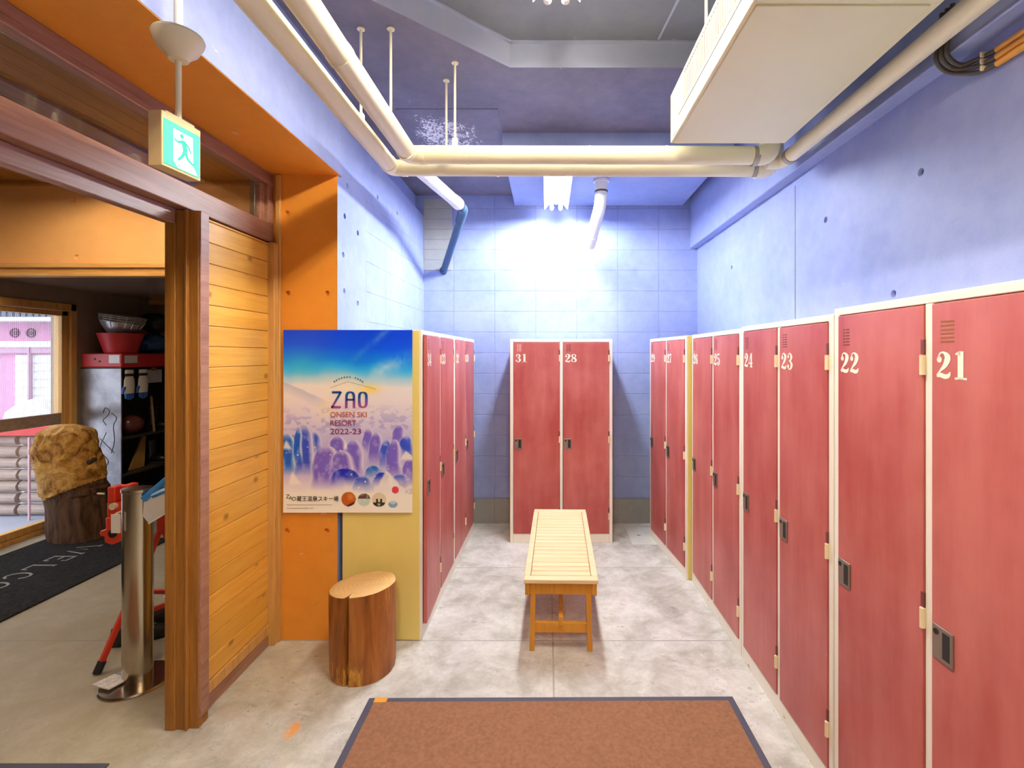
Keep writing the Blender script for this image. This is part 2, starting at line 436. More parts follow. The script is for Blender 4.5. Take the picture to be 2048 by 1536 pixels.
def number_bm(txt, h, fn):
    bm = bmesh.new(); x = 0
    for ch in txt:
        rib, blob = DIG[ch]
        for r in rib: ribbon(bm, [(a*h+x, b*h, w*h) for a, b, w in r], fn, 6)
        for a, b, r in blob: disc(bm, (a*h+x, b*h), r*h, fn)
        x += .74*h
    return bm

def font_mesh(txt, size, align='LEFT', extr=0.0, bold=0.0):
    cu = bpy.data.curves.new('txt', 'FONT'); cu.body = txt; cu.size = size; cu.align_x = align; cu.extrude = extr; cu.offset = bold
    cu.resolution_u = 3
    o = bpy.data.objects.new('txt', cu); COL.objects.link(o)
    dg = bpy.context.evaluated_depsgraph_get()
    me = bpy.data.meshes.new_from_object(o.evaluated_get(dg))
    bpy.data.objects.remove(o); bpy.data.curves.remove(cu)
    me.materials.clear()
    return me

# ================================================================== SETTING
def wall_holes(mb, u0, u1, v0, v1, fn, holes, depth=.018, r=.017, mi=0):
    """flat rectangle with round tie holes pushed in; fn(u,v,d) with d = depth into the wall"""
    bm = mb.bm; edges = []
    c = [bm.verts.new(fn(u, v, 0)) for u, v in ((u0, v0), (u1, v0), (u1, v1), (u0, v1))]
    edges += [bm.edges.new((c[i], c[(i+1) % 4])) for i in range(4)]
    n = 14
    for hu, hv in holes:
        a = [bm.verts.new(fn(hu+r*math.cos(2*PI*k/n), hv+r*math.sin(2*PI*k/n), 0)) for k in range(n)]
        b = [bm.verts.new(fn(hu+r*.8*math.cos(2*PI*k/n), hv+r*.8*math.sin(2*PI*k/n), depth)) for k in range(n)]
        edges += [bm.edges.new((a[k], a[(k+1) % n])) for k in range(n)]
        for k in range(n):
            bm.faces.new((a[k], a[(k+1) % n], b[(k+1) % n], b[k])).material_index = mi
        bm.faces.new(b).material_index = mi
    res = bmesh.ops.triangle_fill(bm, edges=edges, use_beauty=True)
    for f in res['geom']:
        if isinstance(f, bmesh.types.BMFace): f.material_index = mi

YB = 4.736          # back wall
XR = 1.44           # right wall
XL = -1.19          # left wall
YJ = 2.79           # door jamb
YR = -2.6           # wall behind the camera
# floor
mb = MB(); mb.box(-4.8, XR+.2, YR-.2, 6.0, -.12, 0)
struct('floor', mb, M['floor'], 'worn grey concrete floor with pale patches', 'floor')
# back wall: block work on a bare footing, with a patch of unpainted blocks
mb = MB(); mb.box(-1.75, XR+.2, YB, YB+.2, .235, 3.5)
struct('wall_back', mb, M['blue_block_back'], 'blue painted block wall behind the lockers', 'wall')
mb = MB(); mb.box(-1.75, XR+.2, YB-.012, YB+.2, 0, .237)
struct('baseboard_back', mb, M['footing'], 'bare grey concrete footing under the blue block wall', 'footing')
mb = MB(); mb.box(-1.187, -.915, YB-.004, YB+.01, 2.428, 3.12)
struct('trim_1', mb, M['concrete'], 'patch of unpainted grey blocks in the upper left corner', 'wall patch')
# right wall
mb = MB()
wall_holes(mb, YR, YB, 0, 3.5, lambda u, v, d: (XR+d, u, v),
           [(YR+.5, 2.2), (1.9, 2.32), (2.55, 2.315), (3.85, 2.30), (1.55, 2.9), (2.05, 1.87), (1.4, 2.45), (.9, 2.3)], r=.016)
mb.box(XR+.02, XR+.2, YR, YB, 0, 3.5)
struct('wall_right', mb, M['blue'], 'smooth blue painted concrete wall above the long locker row', 'wall')
mb = MB(); mb.box(XR-.0008, XR+.001, 2.86, 2.866, 1.75, 2.60)
struct('trim_2', mb, M['cable'])
mb = MB(); mb.box(1.37, XR+.01, YR, YB, 2.64, 3.5)
struct('trim_3', mb, M['blue'], 'blue concrete beam along the top of the right wall', 'beam', bev=.006)
# left wall: smooth pier, block infill, set-back strip above the ledge, orange jamb and soffit
mb = MB()
H = [(2.89, 2.43), (2.885, 1.99), (3.09, 2.38), (3.09, 1.94), (3.45, 2.60), (2.93, 2.62), (3.84, 2.63), (2.87, 1.55), (2.87, 2.2)]
wall_holes(mb, YJ, 3.225, 0, 2.95, lambda u, v, d: (XL-d, u, v), [h for h in H if h[0] < 3.2])
wall_holes(mb, 3.225, YB, 2.628, 2.95, lambda u, v, d: (XL-d, u, v), [(3.45, 2.72), (3.9, 2.74)])
mb.box(-1.60, XL-.02, YJ+.03, YB, 0, 2.95)
mb.poly([(XL, YJ, 2.95), (XL, YB, 2.95), (-1.3, YB, 2.95), (-1.3, YJ, 2.95)])
mb.poly([(XL, 3.225, 0), (XL, YB, 0), (XL, YB, 2.628), (XL, 3.225, 2.628)], mi=1)
mb.box(-1.6, -1.27, YJ+.03, YB, 2.94, 3.5)
# jamb facing the camera
wall_holes(mb, -1.62, XL, 0, 2.64, lambda u, v, d: (u, YJ+d, v),
           [(-1.475, 2.42), (-1.47, 1.966), (-1.248, 1.966), (-1.475, .62), (-1.25, .62), (-1.47, 1.5)], r=.014, mi=2)
struct('wall_left', mb, [M['blue'], M['blue_block_left'], M['orange']], 'left wall of blue blocks ending in an orange pier beside the sliding door', 'wall')
# lintel above the opening: blue side, orange soffit
mb = MB()
mb.box(-1.62, -1.176, YR, YJ+.03, 2.637, 3.5)
mb.box(-1.62, -1.178, YR, YJ+.03, 2.634, 2.637, mi=1)
struct('trim_4', mb, [M['blue'], M['orange']], 'deep lintel over the entrance opening, blue side and orange underside', 'lintel')
# ceiling with the higher recess
mb = MB()
ZC = 3.15
A = (-.20, 2.63); B_ = (-.93, 1.98); C_ = (1.2, 2.63)
outer = [(-1.7, YR-.2), (XR+.2, YR-.2), (XR+.2, YB+.2), (-1.7, YB+.2)]
bm = mb.bm
def fill(loops, z, mi=0):
    ed = []
    for lp in loops:
        vs = [bm.verts.new((x, y, z)) for x, y in lp]
        ed += [bm.edges.new((vs[i], vs[(i+1) % len(vs)])) for i in range(len(vs))]
    for f in bmesh.ops.triangle_fill(bm, edges=ed, use_beauty=True)['geom']:
        if isinstance(f, bmesh.types.BMFace): f.material_index = mi
RC = [A, C_, (1.2, -1.8), (-.93, -1.8), B_]
fill([outer, RC], ZC)
for p, q in zip(RC, RC[1:]+RC[:1]):
    mb.poly([(*p, ZC), (*q, ZC), (*q, 3.29), (*p, 3.29)], mi=1)
mb.poly([(x, y, 3.285) for x, y in [(-1.7, YR-.2), (XR+.2, YR-.2), (XR+.2, 2.7), (-1.7, 2.7)]], mi=2)
mb.box(-1.7, XR+.2, YR-.2, YB+.2, 3.34, 3.5)
o = struct('ceiling', mb, [M['ceil'], M['recess'], M['ceil_grey']], 'violet painted ceiling with peeling patches and a raised grey recess', 'ceiling')
# recess edge bead and board seams
mb = MB()
for p, q in zip(RC[:1]+RC[4:], RC[1:2]+RC[:1]):
    mb.bar((*p, 3.282), (*q, 3.282), .035, .012)
mb.bar((.585, 2.6, 3.283), (.70, 1.4, 3.283), .012, .006)
mb.bar((.585, 2.22, 3.283), (1.1, 2.22, 3.283), .012, .006)
struct('trim_5', mb, M['recess'])
mb = MB()
mb.box(-.95, -.31, 3.07, 3.078, ZC-.003, ZC+.01); mb.box(-.315, -.309, 3.07, 3.42, ZC-.003, ZC+.01)
struct('trim_6', mb, M['ceil'])
# boxed-in panel hanging under the back of the ceiling
mb = MB(); mb.box(-.315, 1.29, 3.40, YB-.02, 3.045, 3.16)
struct('trim_7', mb, M['blue'], 'flat blue boxed-in panel under the ceiling at the back wall', 'ceiling panel', bev=.004)
# wall behind the camera
mb = MB(); mb.box(-4.8, XR+.2, YR-.2, YR, 0, 3.5)
struct('wall_rear', mb, M['plaster'], 'wall behind the camera', 'wall')

# ---- entrance opening: header, transom, posts, sliding door
XD = -1.55
mb = MB()
mb.box(-1.62, XD, YR+.05, YJ-.002, 2.246, 2.352)
mb.box(-1.70, -1.622, YR+.05, YJ+.02, 2.20, 2.33)
mb.box(-1.62, -1.60, YR+.05, YJ-.002, 2.18, 2.246)
struct('trim_8', mb, M['door_frame'], 'long red-brown timber header over the entrance opening', 'header', bev=.004)
mb = MB()
mb.box(-1.62, XD-.005, YR+.05, YJ-.002, 2.575, 2.634)
mb.box(-1.60, XD+.004, YR+.05, YJ-.002, 2.56, 2.585)
mb.box(-1.63, XD, YJ-.055, YJ-.003, 2.352, 2.575)
mb.box(-1.60, -1.57, YJ-.10, YJ-.055, 2.352, 2.575)
struct('trim_9', mb, M['door_frame'], 'dark timber frame around the glass transom', 'window frame', bev=.003)
mb = MB(); mb.box(-1.592, -1.586, YR+.06, YJ-.05, 2.35, 2.57)
struct('window_1', mb, M['glass'], 'long glass transom above the timber header', 'window')
mb = MB()
mb.box(-1.60, -1.515, YJ-.058, YJ-.002, 0, 2.24); mb.box(-1.53, -1.505, YJ-.022, YJ-.002, 0, 2.63)
struct('trim_10', mb, M['pine'], 'narrow timber strip between sliding door and orange pier', 'door jamb', bev=.003)
# grooved post at the free edge
mb = MB()
mb.box(-1.645, -1.60, 2.115, 2.22, 0, 2.24)
mb.box(-1.602, -1.562, 2.122, 2.22, 0, 2.24)
mb.box(-1.559, -1.548, 2.112, 2.22, 0, 2.24)
mb.box(-1.5485, -1.508, 2.128, 2.19, 0, 2.24)
struct('trim_11', mb, M['post'], 'brown grooved timber post at the edge of the sliding door', 'post', bev=.003)
# sliding door
d1 = tag(thing('door_1', 'sliding door of honey pine planks parked beside the orange pier', 'door', (XD, 2.5, 0)), kind='structure')
mb = MB(); mb.box(-1.59, -1.50, 2.13, 2.185, .045, 2.24); mb.build('stile', M['door_frame'], d1, bev=.003)
mb = MB()
y0, y1 = 2.187, YJ-.058; z = .125
k = 0
while z < 2.235:
    z1 = min(z+.0955, 2.238); mb.box(-1.585, XD, y0, y1, z+.0008, z1-.0008); z = z1
mb.build('plank_panel', M['plank'], d1, bev=.003)
mb = MB(); mb.box(-1.59, -1.542, 2.185, y1, .068, .122); mb.build('bottom_rail', M['pine'], d1, bev=.003)
mb = MB(); mb.box(-1.58, -1.548, 2.13, y1, .002, .068); mb.build('floor_track', M['door_frame'], d1)

# ---- entrance room
XE = -4.57
mb = MB(); mb.box(-1.70, -1.60, YJ+.02, 6.0, 0, 3.4)
struct('wall_entrance_side', mb, M['plaster'])
mb = MB(); mb.box(-4.8, -1.6, 5.70, 5.9, 0, 3.4)
struct('wall_entrance_back', mb, M['plaster'], 'brown plaster wall behind the steel cabinet', 'wall')
mb = MB()
wall_holes(mb, -4.8, -1.7, 2.33, 3.05, lambda u, v, d: (u, 3.9+d, v), [(-3.755, 2.837), (-3.73, 2.39), (-4.5, 2.84), (-3.0, 2.83), (-2.95, 2.39)], r=.022)
mb.box(-4.8, -1.7, 3.925, 4.1, 2.30, 3.05)
struct('wall_entrance_front', mb, M['peach'], 'orange beam with two tie holes across the entrance', 'beam')
mb = MB()
mb.box(-4.8, -1.7, 3.862, 3.95, 2.302, 2.335); mb.box(-4.8, -1.7, 3.885, 3.95, 2.27, 2.300); mb.box(-4.8, -1.7, 3.872, 3.95, 2.235, 2.268)
struct('trim_12', mb, M['pine_x'], 'pine ledge along the foot of the orange beam', 'ledge', bev=.003)
mb = MB(); mb.box(-4.8, -1.7, 3.95, 5.72, 2.24, 2.28)
struct('trim_13', mb, M['soffit_wood'], 'glossy brown board soffit under the orange beam', 'soffit')
mb = MB(); mb.box(-4.55, -1.7, 5.62, 5.70, 2.19, 2.24)
struct('trim_14', mb, M['pine_x'])
mb = MB()
x = -4.8
while x < -1.7:
    mb.box(x+.002, x+.118, YR, 3.95, 2.985, 3.02); x += .12
struct('ceiling_entrance', mb, M['ceil_wood'], 'boarded timber ceiling of the entrance', 'ceiling')
mb = MB()
for x in (-3.95, -2.75): mb.box(x, x+.07, YR, 3.9, 2.962, 2.99)
mb.box(-4.6, -1.7, 3.85, 3.905, 2.955, 2.985)
struct('trim_15', mb, M['ceil_wood'], 'timber ceiling battens in the entrance', 'batten')
# exterior wall with the glass doors
mb = MB()
mb.box(-4.8, XE, YR, 2.9, 0, 3.05); mb.box(-4.8, XE, 4.76, 6.0, 0, 3.05); mb.box(-4.8, XE, 2.9, 4.76, 2.10, 3.05)
struct('wall_entrance_left', mb, M['plaster'], 'outer wall of the entrance with the glass door', 'wall')
mb = MB()
mb.box(-4.72, XE+.02, 2.9, 4.76, 2.035, 2.10); mb.box(-4.72, XE+.02, 4.705, 4.765, 0, 2.10); mb.box(-4.72, XE+.02, 2.86, 2.92, 0, 2.10)
mb.box(-4.70, XE+.012, 2.92, 4.705, 0, .035)
struct('trim_16', mb, M['pine'], 'pine frame around the glass entrance doors', 'door frame', bev=.003)
def glass_door(name, label, y0, y1):
    d = tag(thing(name, label, 'door', (XE, (y0+y1)/2, 0)), kind='structure')
    mb = MB(); w = .06
    mb.box(-4.64, -4.58, y0, y0+.10, .04, 2.03); mb.box(-4.64, -4.58, y1-w, y1, .04, 2.03)
    mb.box(-4.64, -4.58, y0, y1, 1.985, 2.03); mb.box(-4.64, -4.58, y0, y1, .04, .10)
    mb.build('door_frame', M['pine'], d, bev=.003)
    mb = MB(); mb.box(-4.635, -4.585, y0+.10, y1-w, .965, 1.07); mb.build('mid_rail', M['soffit_wood'], d, bev=.003)
    mb = MB(); mb.box(-4.612, -4.606, y0+.10, y1-w, .10, .965); mb.box(-4.612, -4.606, y0+.10, y1-w, 1.07, 1.985)
    mb.build('pane', M['glass'], d)
    mb = MB()
    y = y0+.105
    while y < y1-w-.006: mb.box(-4.606, -4.6035, y, y+.0009, 1.07, 1.975); y += .016
    mb.build('ribbed_film', M['white'], d)
    return d
glass_door('door_2', 'glass entrance door in a pine frame behind the carved stump', 3.98, 4.705)
glass_door('door_3', 'second glass entrance door in a pine frame, nearer the camera', 2.92, 3.972)

# ================================================================== LOCKERS
MC = {}
def cached(key, make, name, mats, parent, loc=(0, 0, 0), bev=0):
    if key not in MC:
        me = make().mesh(); me.name = name
        for m in mats: me.materials.append(m)
        MC[key] = me
    o = link(name, MC[key], None, parent); o.location = loc
    if bev:
        b = o.modifiers.new('bevel', 'BEVEL'); b.width = bev; b.segments = 2; b.limit_method = 'ANGLE'; b.angle_limit = .7
    return o
def locker(label, nums, loc, yaw, Wd=.882, Hh=1.76, Dp=.45, group=None, near_vent=None, ajar=None):
    t = thing('locker', label, 'locker', (0, 0, 0), group)
    fr, base, top = .028, .076, .026
    key = (Wd, Hh, Dp)
    def body():
        mb = MB()
        mb.box(.001, fr, 0, .03, 0, Hh); mb.box(Wd-fr, Wd-.001, 0, .03, 0, Hh)
        mb.box(fr, Wd-fr, .0005, .03, Hh-top, Hh); mb.box(fr, Wd-fr, .0005, .03, 0, base)
        mb.box(Wd/2-.013, Wd/2+.013, .0005, .03, base, Hh-top)
        mb.box(.001, Wd-.001, .03, Dp, Hh-.02, Hh-.0005); mb.box(.001, Wd-.001, .03, Dp, .02, .05)
        mb.box(.001, Wd-.001, Dp-.005, Dp, 0, Hh-.02); mb.box(Wd/2-.004, Wd/2+.004, .03, Dp, .05, Hh-.02)
        return mb
    cached(('body',)+key, body, 'frame', [M['cream']], t, bev=.0025)
    def side(x0, x1):
        return lambda: MB().box(x0, x1, .012, Dp, .004, Hh-.004)
    cached(('sl',)+key, side(-.0015, .001), 'side_panel', [M['yellow']], t)['label'] = 'yellow side panel'
    cached(('sr',)+key, side(Wd-.001, Wd+.0015), 'side_panel', [M['yellow']], t)['label'] = 'yellow side panel'
    dw = Wd/2-.013-fr-.006
    for i, num in enumerate(nums):
        x0 = fr+.003 if i == 0 else Wd/2+.013+.003
        dz0, dz1 = base+.003, Hh-top-.003
        d = cached(('door',)+key, lambda: MB().box(0, dw, -.004, .016, dz0, dz1), 'door', [M['red']], t, (x0, 0, 0), bev=.002)
        d['label'] = 'red door numbered %s' % num
        dk = d
        if ajar == i:
            # hinged on the far edge, standing a little open
            a = math.radians(2.6)
            d.rotation_euler = (0, 0, a)
            d.location = (x0+dw-dw*math.cos(a), -dw*math.sin(a), 0)
        # recessed pull handle with a lock
        def plate():
            mb = MB(); mb.box(.007, .073, -.0085, -.004, .807, .897); return mb
        h = cached('plate', plate, 'handle', [M['steel']], dk, bev=.0015)
        h['label'] = 'steel recessed pull'
        def cup():
            mb = MB(); mb.box(.041, .064, -.0092, -.0084, .818, .887, mi=0)
            mb.lathe([(.0078, 0), (.0078, .0025), (.0045, .0026), (.0045, .0012)], n=16)
            for v in mb.bm.verts[8:] if False else [v for v in list(mb.bm.verts) if abs(v.co.z) < .1]:
                x, y, z = v.co; v.co = (x+.020, -.0084-z, y+.879)
            return mb
        c = cached('cup', cup, 'pull_recess', [M['black']], dk)
        # vent slots
        vm = M['slot_tan'] if num == '21' else (M['slot_pale'] if num == '31' else M['slot'])
        def vent():
            mb = MB()
            for k in range(6):
                z = 1.648+k*.0105
                if num == '21': mb.box(.030, .073, -.0046, -.0038, z, z+.0042)
                else:
                    mb.box(.030, .041, -.0046, -.0038, z, z+.0045); mb.box(.046, .066, -.0046, -.0038, z, z+.0045)
            return mb
        cached(('vent', num if num in ('21', '31') else ''), vent, 'vent', [vm], dk)
        bm = number_bm(num, .072, lambda u, v: (u+.014, -.0047, v+1.552))
        bmesh.ops.recalc_face_normals(bm, faces=bm.faces)
        for f in bm.faces:
            f.normal_update()
            if f.normal.y > 0: f.normal_flip()
        me = bpy.data.meshes.new('number'); bm.to_mesh(me); bm.free(); me.materials.append(M['stencil'])
        n = link('number', me, None, dk); n['label'] = 'cream stencilled number %s' % num
        # hinges
        for z in (.20, .86, 1.56):
            def hin():
                mb = MB(); mb.cyl((0, -.006, 0), (0, -.006, .055), .0068, n=12); mb.box(-.006, .004, -.003, .004, 0, .055); return mb
            cached('hinge', hin, 'hinge', [M['brass']], t, (x0+dw+.001, 0, z))
            def slot():
                mb = MB(); mb.box(-.007, .004, -.0052, .002, .058, .098); return mb
            cached('hinge_slot', slot, 'hinge_gap', [M['slot']], t, (x0+dw+.001, 0, z))
    t.location = loc; t.rotation_euler = (0, 0, yaw)
    return t
G = 'numbered red lockers round the room'
R90 = PI/2
locker('two-door red locker numbered 31 and 28, alone against the back wall', ['31', '28'], (.1185-.441, 4.24, 0), 0, Hh=1.752, group=G)
locker('two-door red locker numbered 34 and 33, nearest of the left row', ['34', '33'], (-.712, YJ-.004, 0), R90-math.radians(1.0), Wd=.89, Hh=1.757, group=G, ajar=0)
locker('two-door red locker numbered 32 and 30 in the far left corner', ['32', '30'], (-.712+.0157, YJ-.004+.893, 0), R90-math.radians(1.0), Wd=.89, Hh=1.757, group=G)
def rl(label, nums, far, near, Hh):
    f, n = Vector(far), Vector(near); d = n-f
    locker(label, nums, (*far, 0), math.atan2(d.y, d.x), Wd=round(d.length-.002, 3), Hh=Hh, Dp=.385, group=G)
rl('two-door red locker numbered 29 and 27, farthest of the right row and set forward', ['29', '27'], (.913, 4.386), (.998, 3.535), 1.755)
rl('two-door red locker numbered 26 and 25, after the yellow end panel in the right row', ['26', '25'], (1.031, 3.515), (1.036, 2.634), 1.757)
rl('two-door red locker numbered 24 and 23, second from the camera on the right', ['24', '23'], (1.037, 2.630), (1.042, 1.795), 1.765)
rl('two-door red locker numbered 22 and 21, nearest the camera on the right', ['22', '21'], (1.043, 1.792), (1.046, .905), 1.782)

# ================================================================== BENCH
bt = thing('bench', 'low slatted pine bench standing between the locker rows', 'bench', (.085, 3.27, 0))
bx, bl, bh = .201, .613, .40
mb = MB(); n = 21
for k in range(n):
    y = -bl+k*(2*bl/n)
    a = -bx+.0 if k in (0, n-1) else -bx+.036
    mb.box(a, -a, y+.002, y+2*bl/n-.0035, bh-.022, bh)
for o_ in list(mb.bm.verts): pass
seat = mb
for v in seat.bm.verts: v.co += Vector((.085, 3.27, 0))
seat.build('slat_seat', M['bench_top'], bt, bev=.003)
for s in (-1, 1):
    mb = MB(); x = .085+s*(bx-.016); mb.box(x-.0175, x+.0175, 3.27-bl+2*bl/n, 3.27+bl-2*bl/n, bh-.024, bh-.001); mb.build('seat_rail', M['bench_top'], bt, bev=.003)
    mb = MB(); x = .085+s*(bx-.018); mb.box(x-.012, x+.012, 3.27-bl+.012, 3.27+bl-.012, bh-.088, bh-.024); mb.build('side_apron', M['bench_leg'], bt, bev=.002)
for e in (-1, 1):
    y = 3.27+e*(bl-.035)
    mb = MB(); mb.box(.085-bx+.03, .085+bx-.03, y-.012, y+.012, bh-.088, bh-.026); mb.build('end_apron', M['bench_leg'], bt, bev=.002)
    yl = 3.27+e*(bl-.05)
    for s in (-1, 1):
        mb = MB(); xt = .085+s*.150; xb = .085+s*.158
        mb.bar((xb, yl, 0), (xt, yl, bh-.03), .05, .028, up=(1, 0, 0)); mb.build('leg', M['bench_leg'], bt, bev=.002)
    mb = MB(); mb.box(.085-.145, .085+.145, yl-.012, yl+.012, .095, .150); mb.build('end_stretcher', M['bench_leg'], bt, bev=.002)
mb = MB(); mb.box(.085-.012, .085+.012, 3.27-bl+.02, 3.27+bl-.02, .145, .190); mb.build('long_stretcher', M['bench_leg'], bt, bev=.002)
bt.rotation_euler = (0, 0, math.radians(-1.2))

# ================================================================== LOG STOOL
def bark():
    m = NT('stripped_bark'); m.pr(.5, 0, .4)
    v = m.mapv(m.obj(), (9, 9, .9)); f = m.noise(v, 2.4, 7, .65, .5); f2 = m.noise(m.obj(), 30, 3)
    c = m.ramp(f, [(.32, (.14, .04, .006)), (.5, (.28, .09, .012)), (.68, (.40, .15, .025))])
    s = m.sep(m.obj())
    # torn pale wood low on the front and chips below the rim
    n = m.noise(m.mapv(m.obj(), (16, 16, 4)), 2, 5, .7)
    k = m.math('MULTIPLY', m.rng(m.math('ADD', s[2], m.math('MULTIPLY', n, -.14)), -.01, .03, 1, 0), m.rng(s[0], .035, .06, 1, 0))
    k2 = m.math('MULTIPLY', m.rng(s[2], .35, .44, 0, .8), m.rng(m.noise(m.mapv(m.obj(), (30, 30, 3)), 1.5, 3), .60, .64))
    c = m.mix(m.math('MAXIMUM', m.math('MULTIPLY', k, m.rng(n, .42, .58)), k2), c, (.66, .34, .05))
    m.base(c); m.bump(f, .35, .006); return m.m
def endgrain():
    m = NT('sawn_log_end'); m.pr(.65, 0, .3)
    w = m.new('ShaderNodeTexWave', wave_type='RINGS', rings_direction='Z'); w.inputs['Scale'].default_value = 14
    w.inputs['Distortion'].default_value = 3; w.inputs['Detail'].default_value = 3
    m.L(m.obj(), w.inputs['Vector'])
    f = m.noise(m.mapv(m.obj(), (2, 7, 2), rot=(0, 0, .5)), 3, 6, .7)
    c = m.mix(m.rng(w.outputs['Fac'], 0, 1, 0, .25), (.72, .47, .20), (.52, .28, .09))
    c = m.mix(m.rng(f, .5, .7, 0, .6), c, (.48, .30, .09))
    m.base(c); m.bump(f, .3, .005); return m.m
lx, ly, lr = -.952, 2.55, .163
lt = thing('log_stool', 'upright sawn log stool with a split down its front, by the yellow locker end', 'stool', (lx, ly, 0))
def log_r(th, z):
    r = lr*(1+.025*mnoise.noise(Vector((math.cos(th)*1.3, math.sin(th)*1.3, z*1.5)))+.012*mnoise.noise(Vector((math.cos(th)*6, math.sin(th)*6, z*3))))
    d = (th-(-PI/2-.16)+PI) % (2*PI)-PI
    r -= .055*max(0, 1-abs(d)/.05)**.7*(1 if z > .02 else .6)
    if z < .03: r *= .965+.035*z/.03
    return r
def log_top(x, y): return .428+.075*x-.03*y
mb = MB(); nn = 160
ring = []
for j in range(25):
    t = j/24; R = []
    for k in range(nn):
        th = 2*PI*k/nn; z = t*.43; r = log_r(th, z)
        x, y = r*math.cos(th), r*math.sin(th); z = t*log_top(x, y)
        R.append((lx+x, ly+y, z))
    ring.append(R)
mb.rings(ring, cap=True)
mb.build('trunk', bark(), lt, smooth=50)
mb = MB(); rg = []
for s in (1, .98, .8, .55, .3, .05):
    R = []
    for k in range(nn):
        th = 2*PI*k/nn; r = log_r(th, .43)*.985*s
        x, y = r*math.cos(th), r*math.sin(th)
        R.append((lx+x, ly+y, log_top(x, y)+(.0005 if s == 1 else .003)+.002*mnoise.noise(Vector((x*30, y*30, 0)))))
    rg.append(R)
mb.rings(rg, cap=True); mb.build('sawn_top', endgrain(), lt, smooth=50)

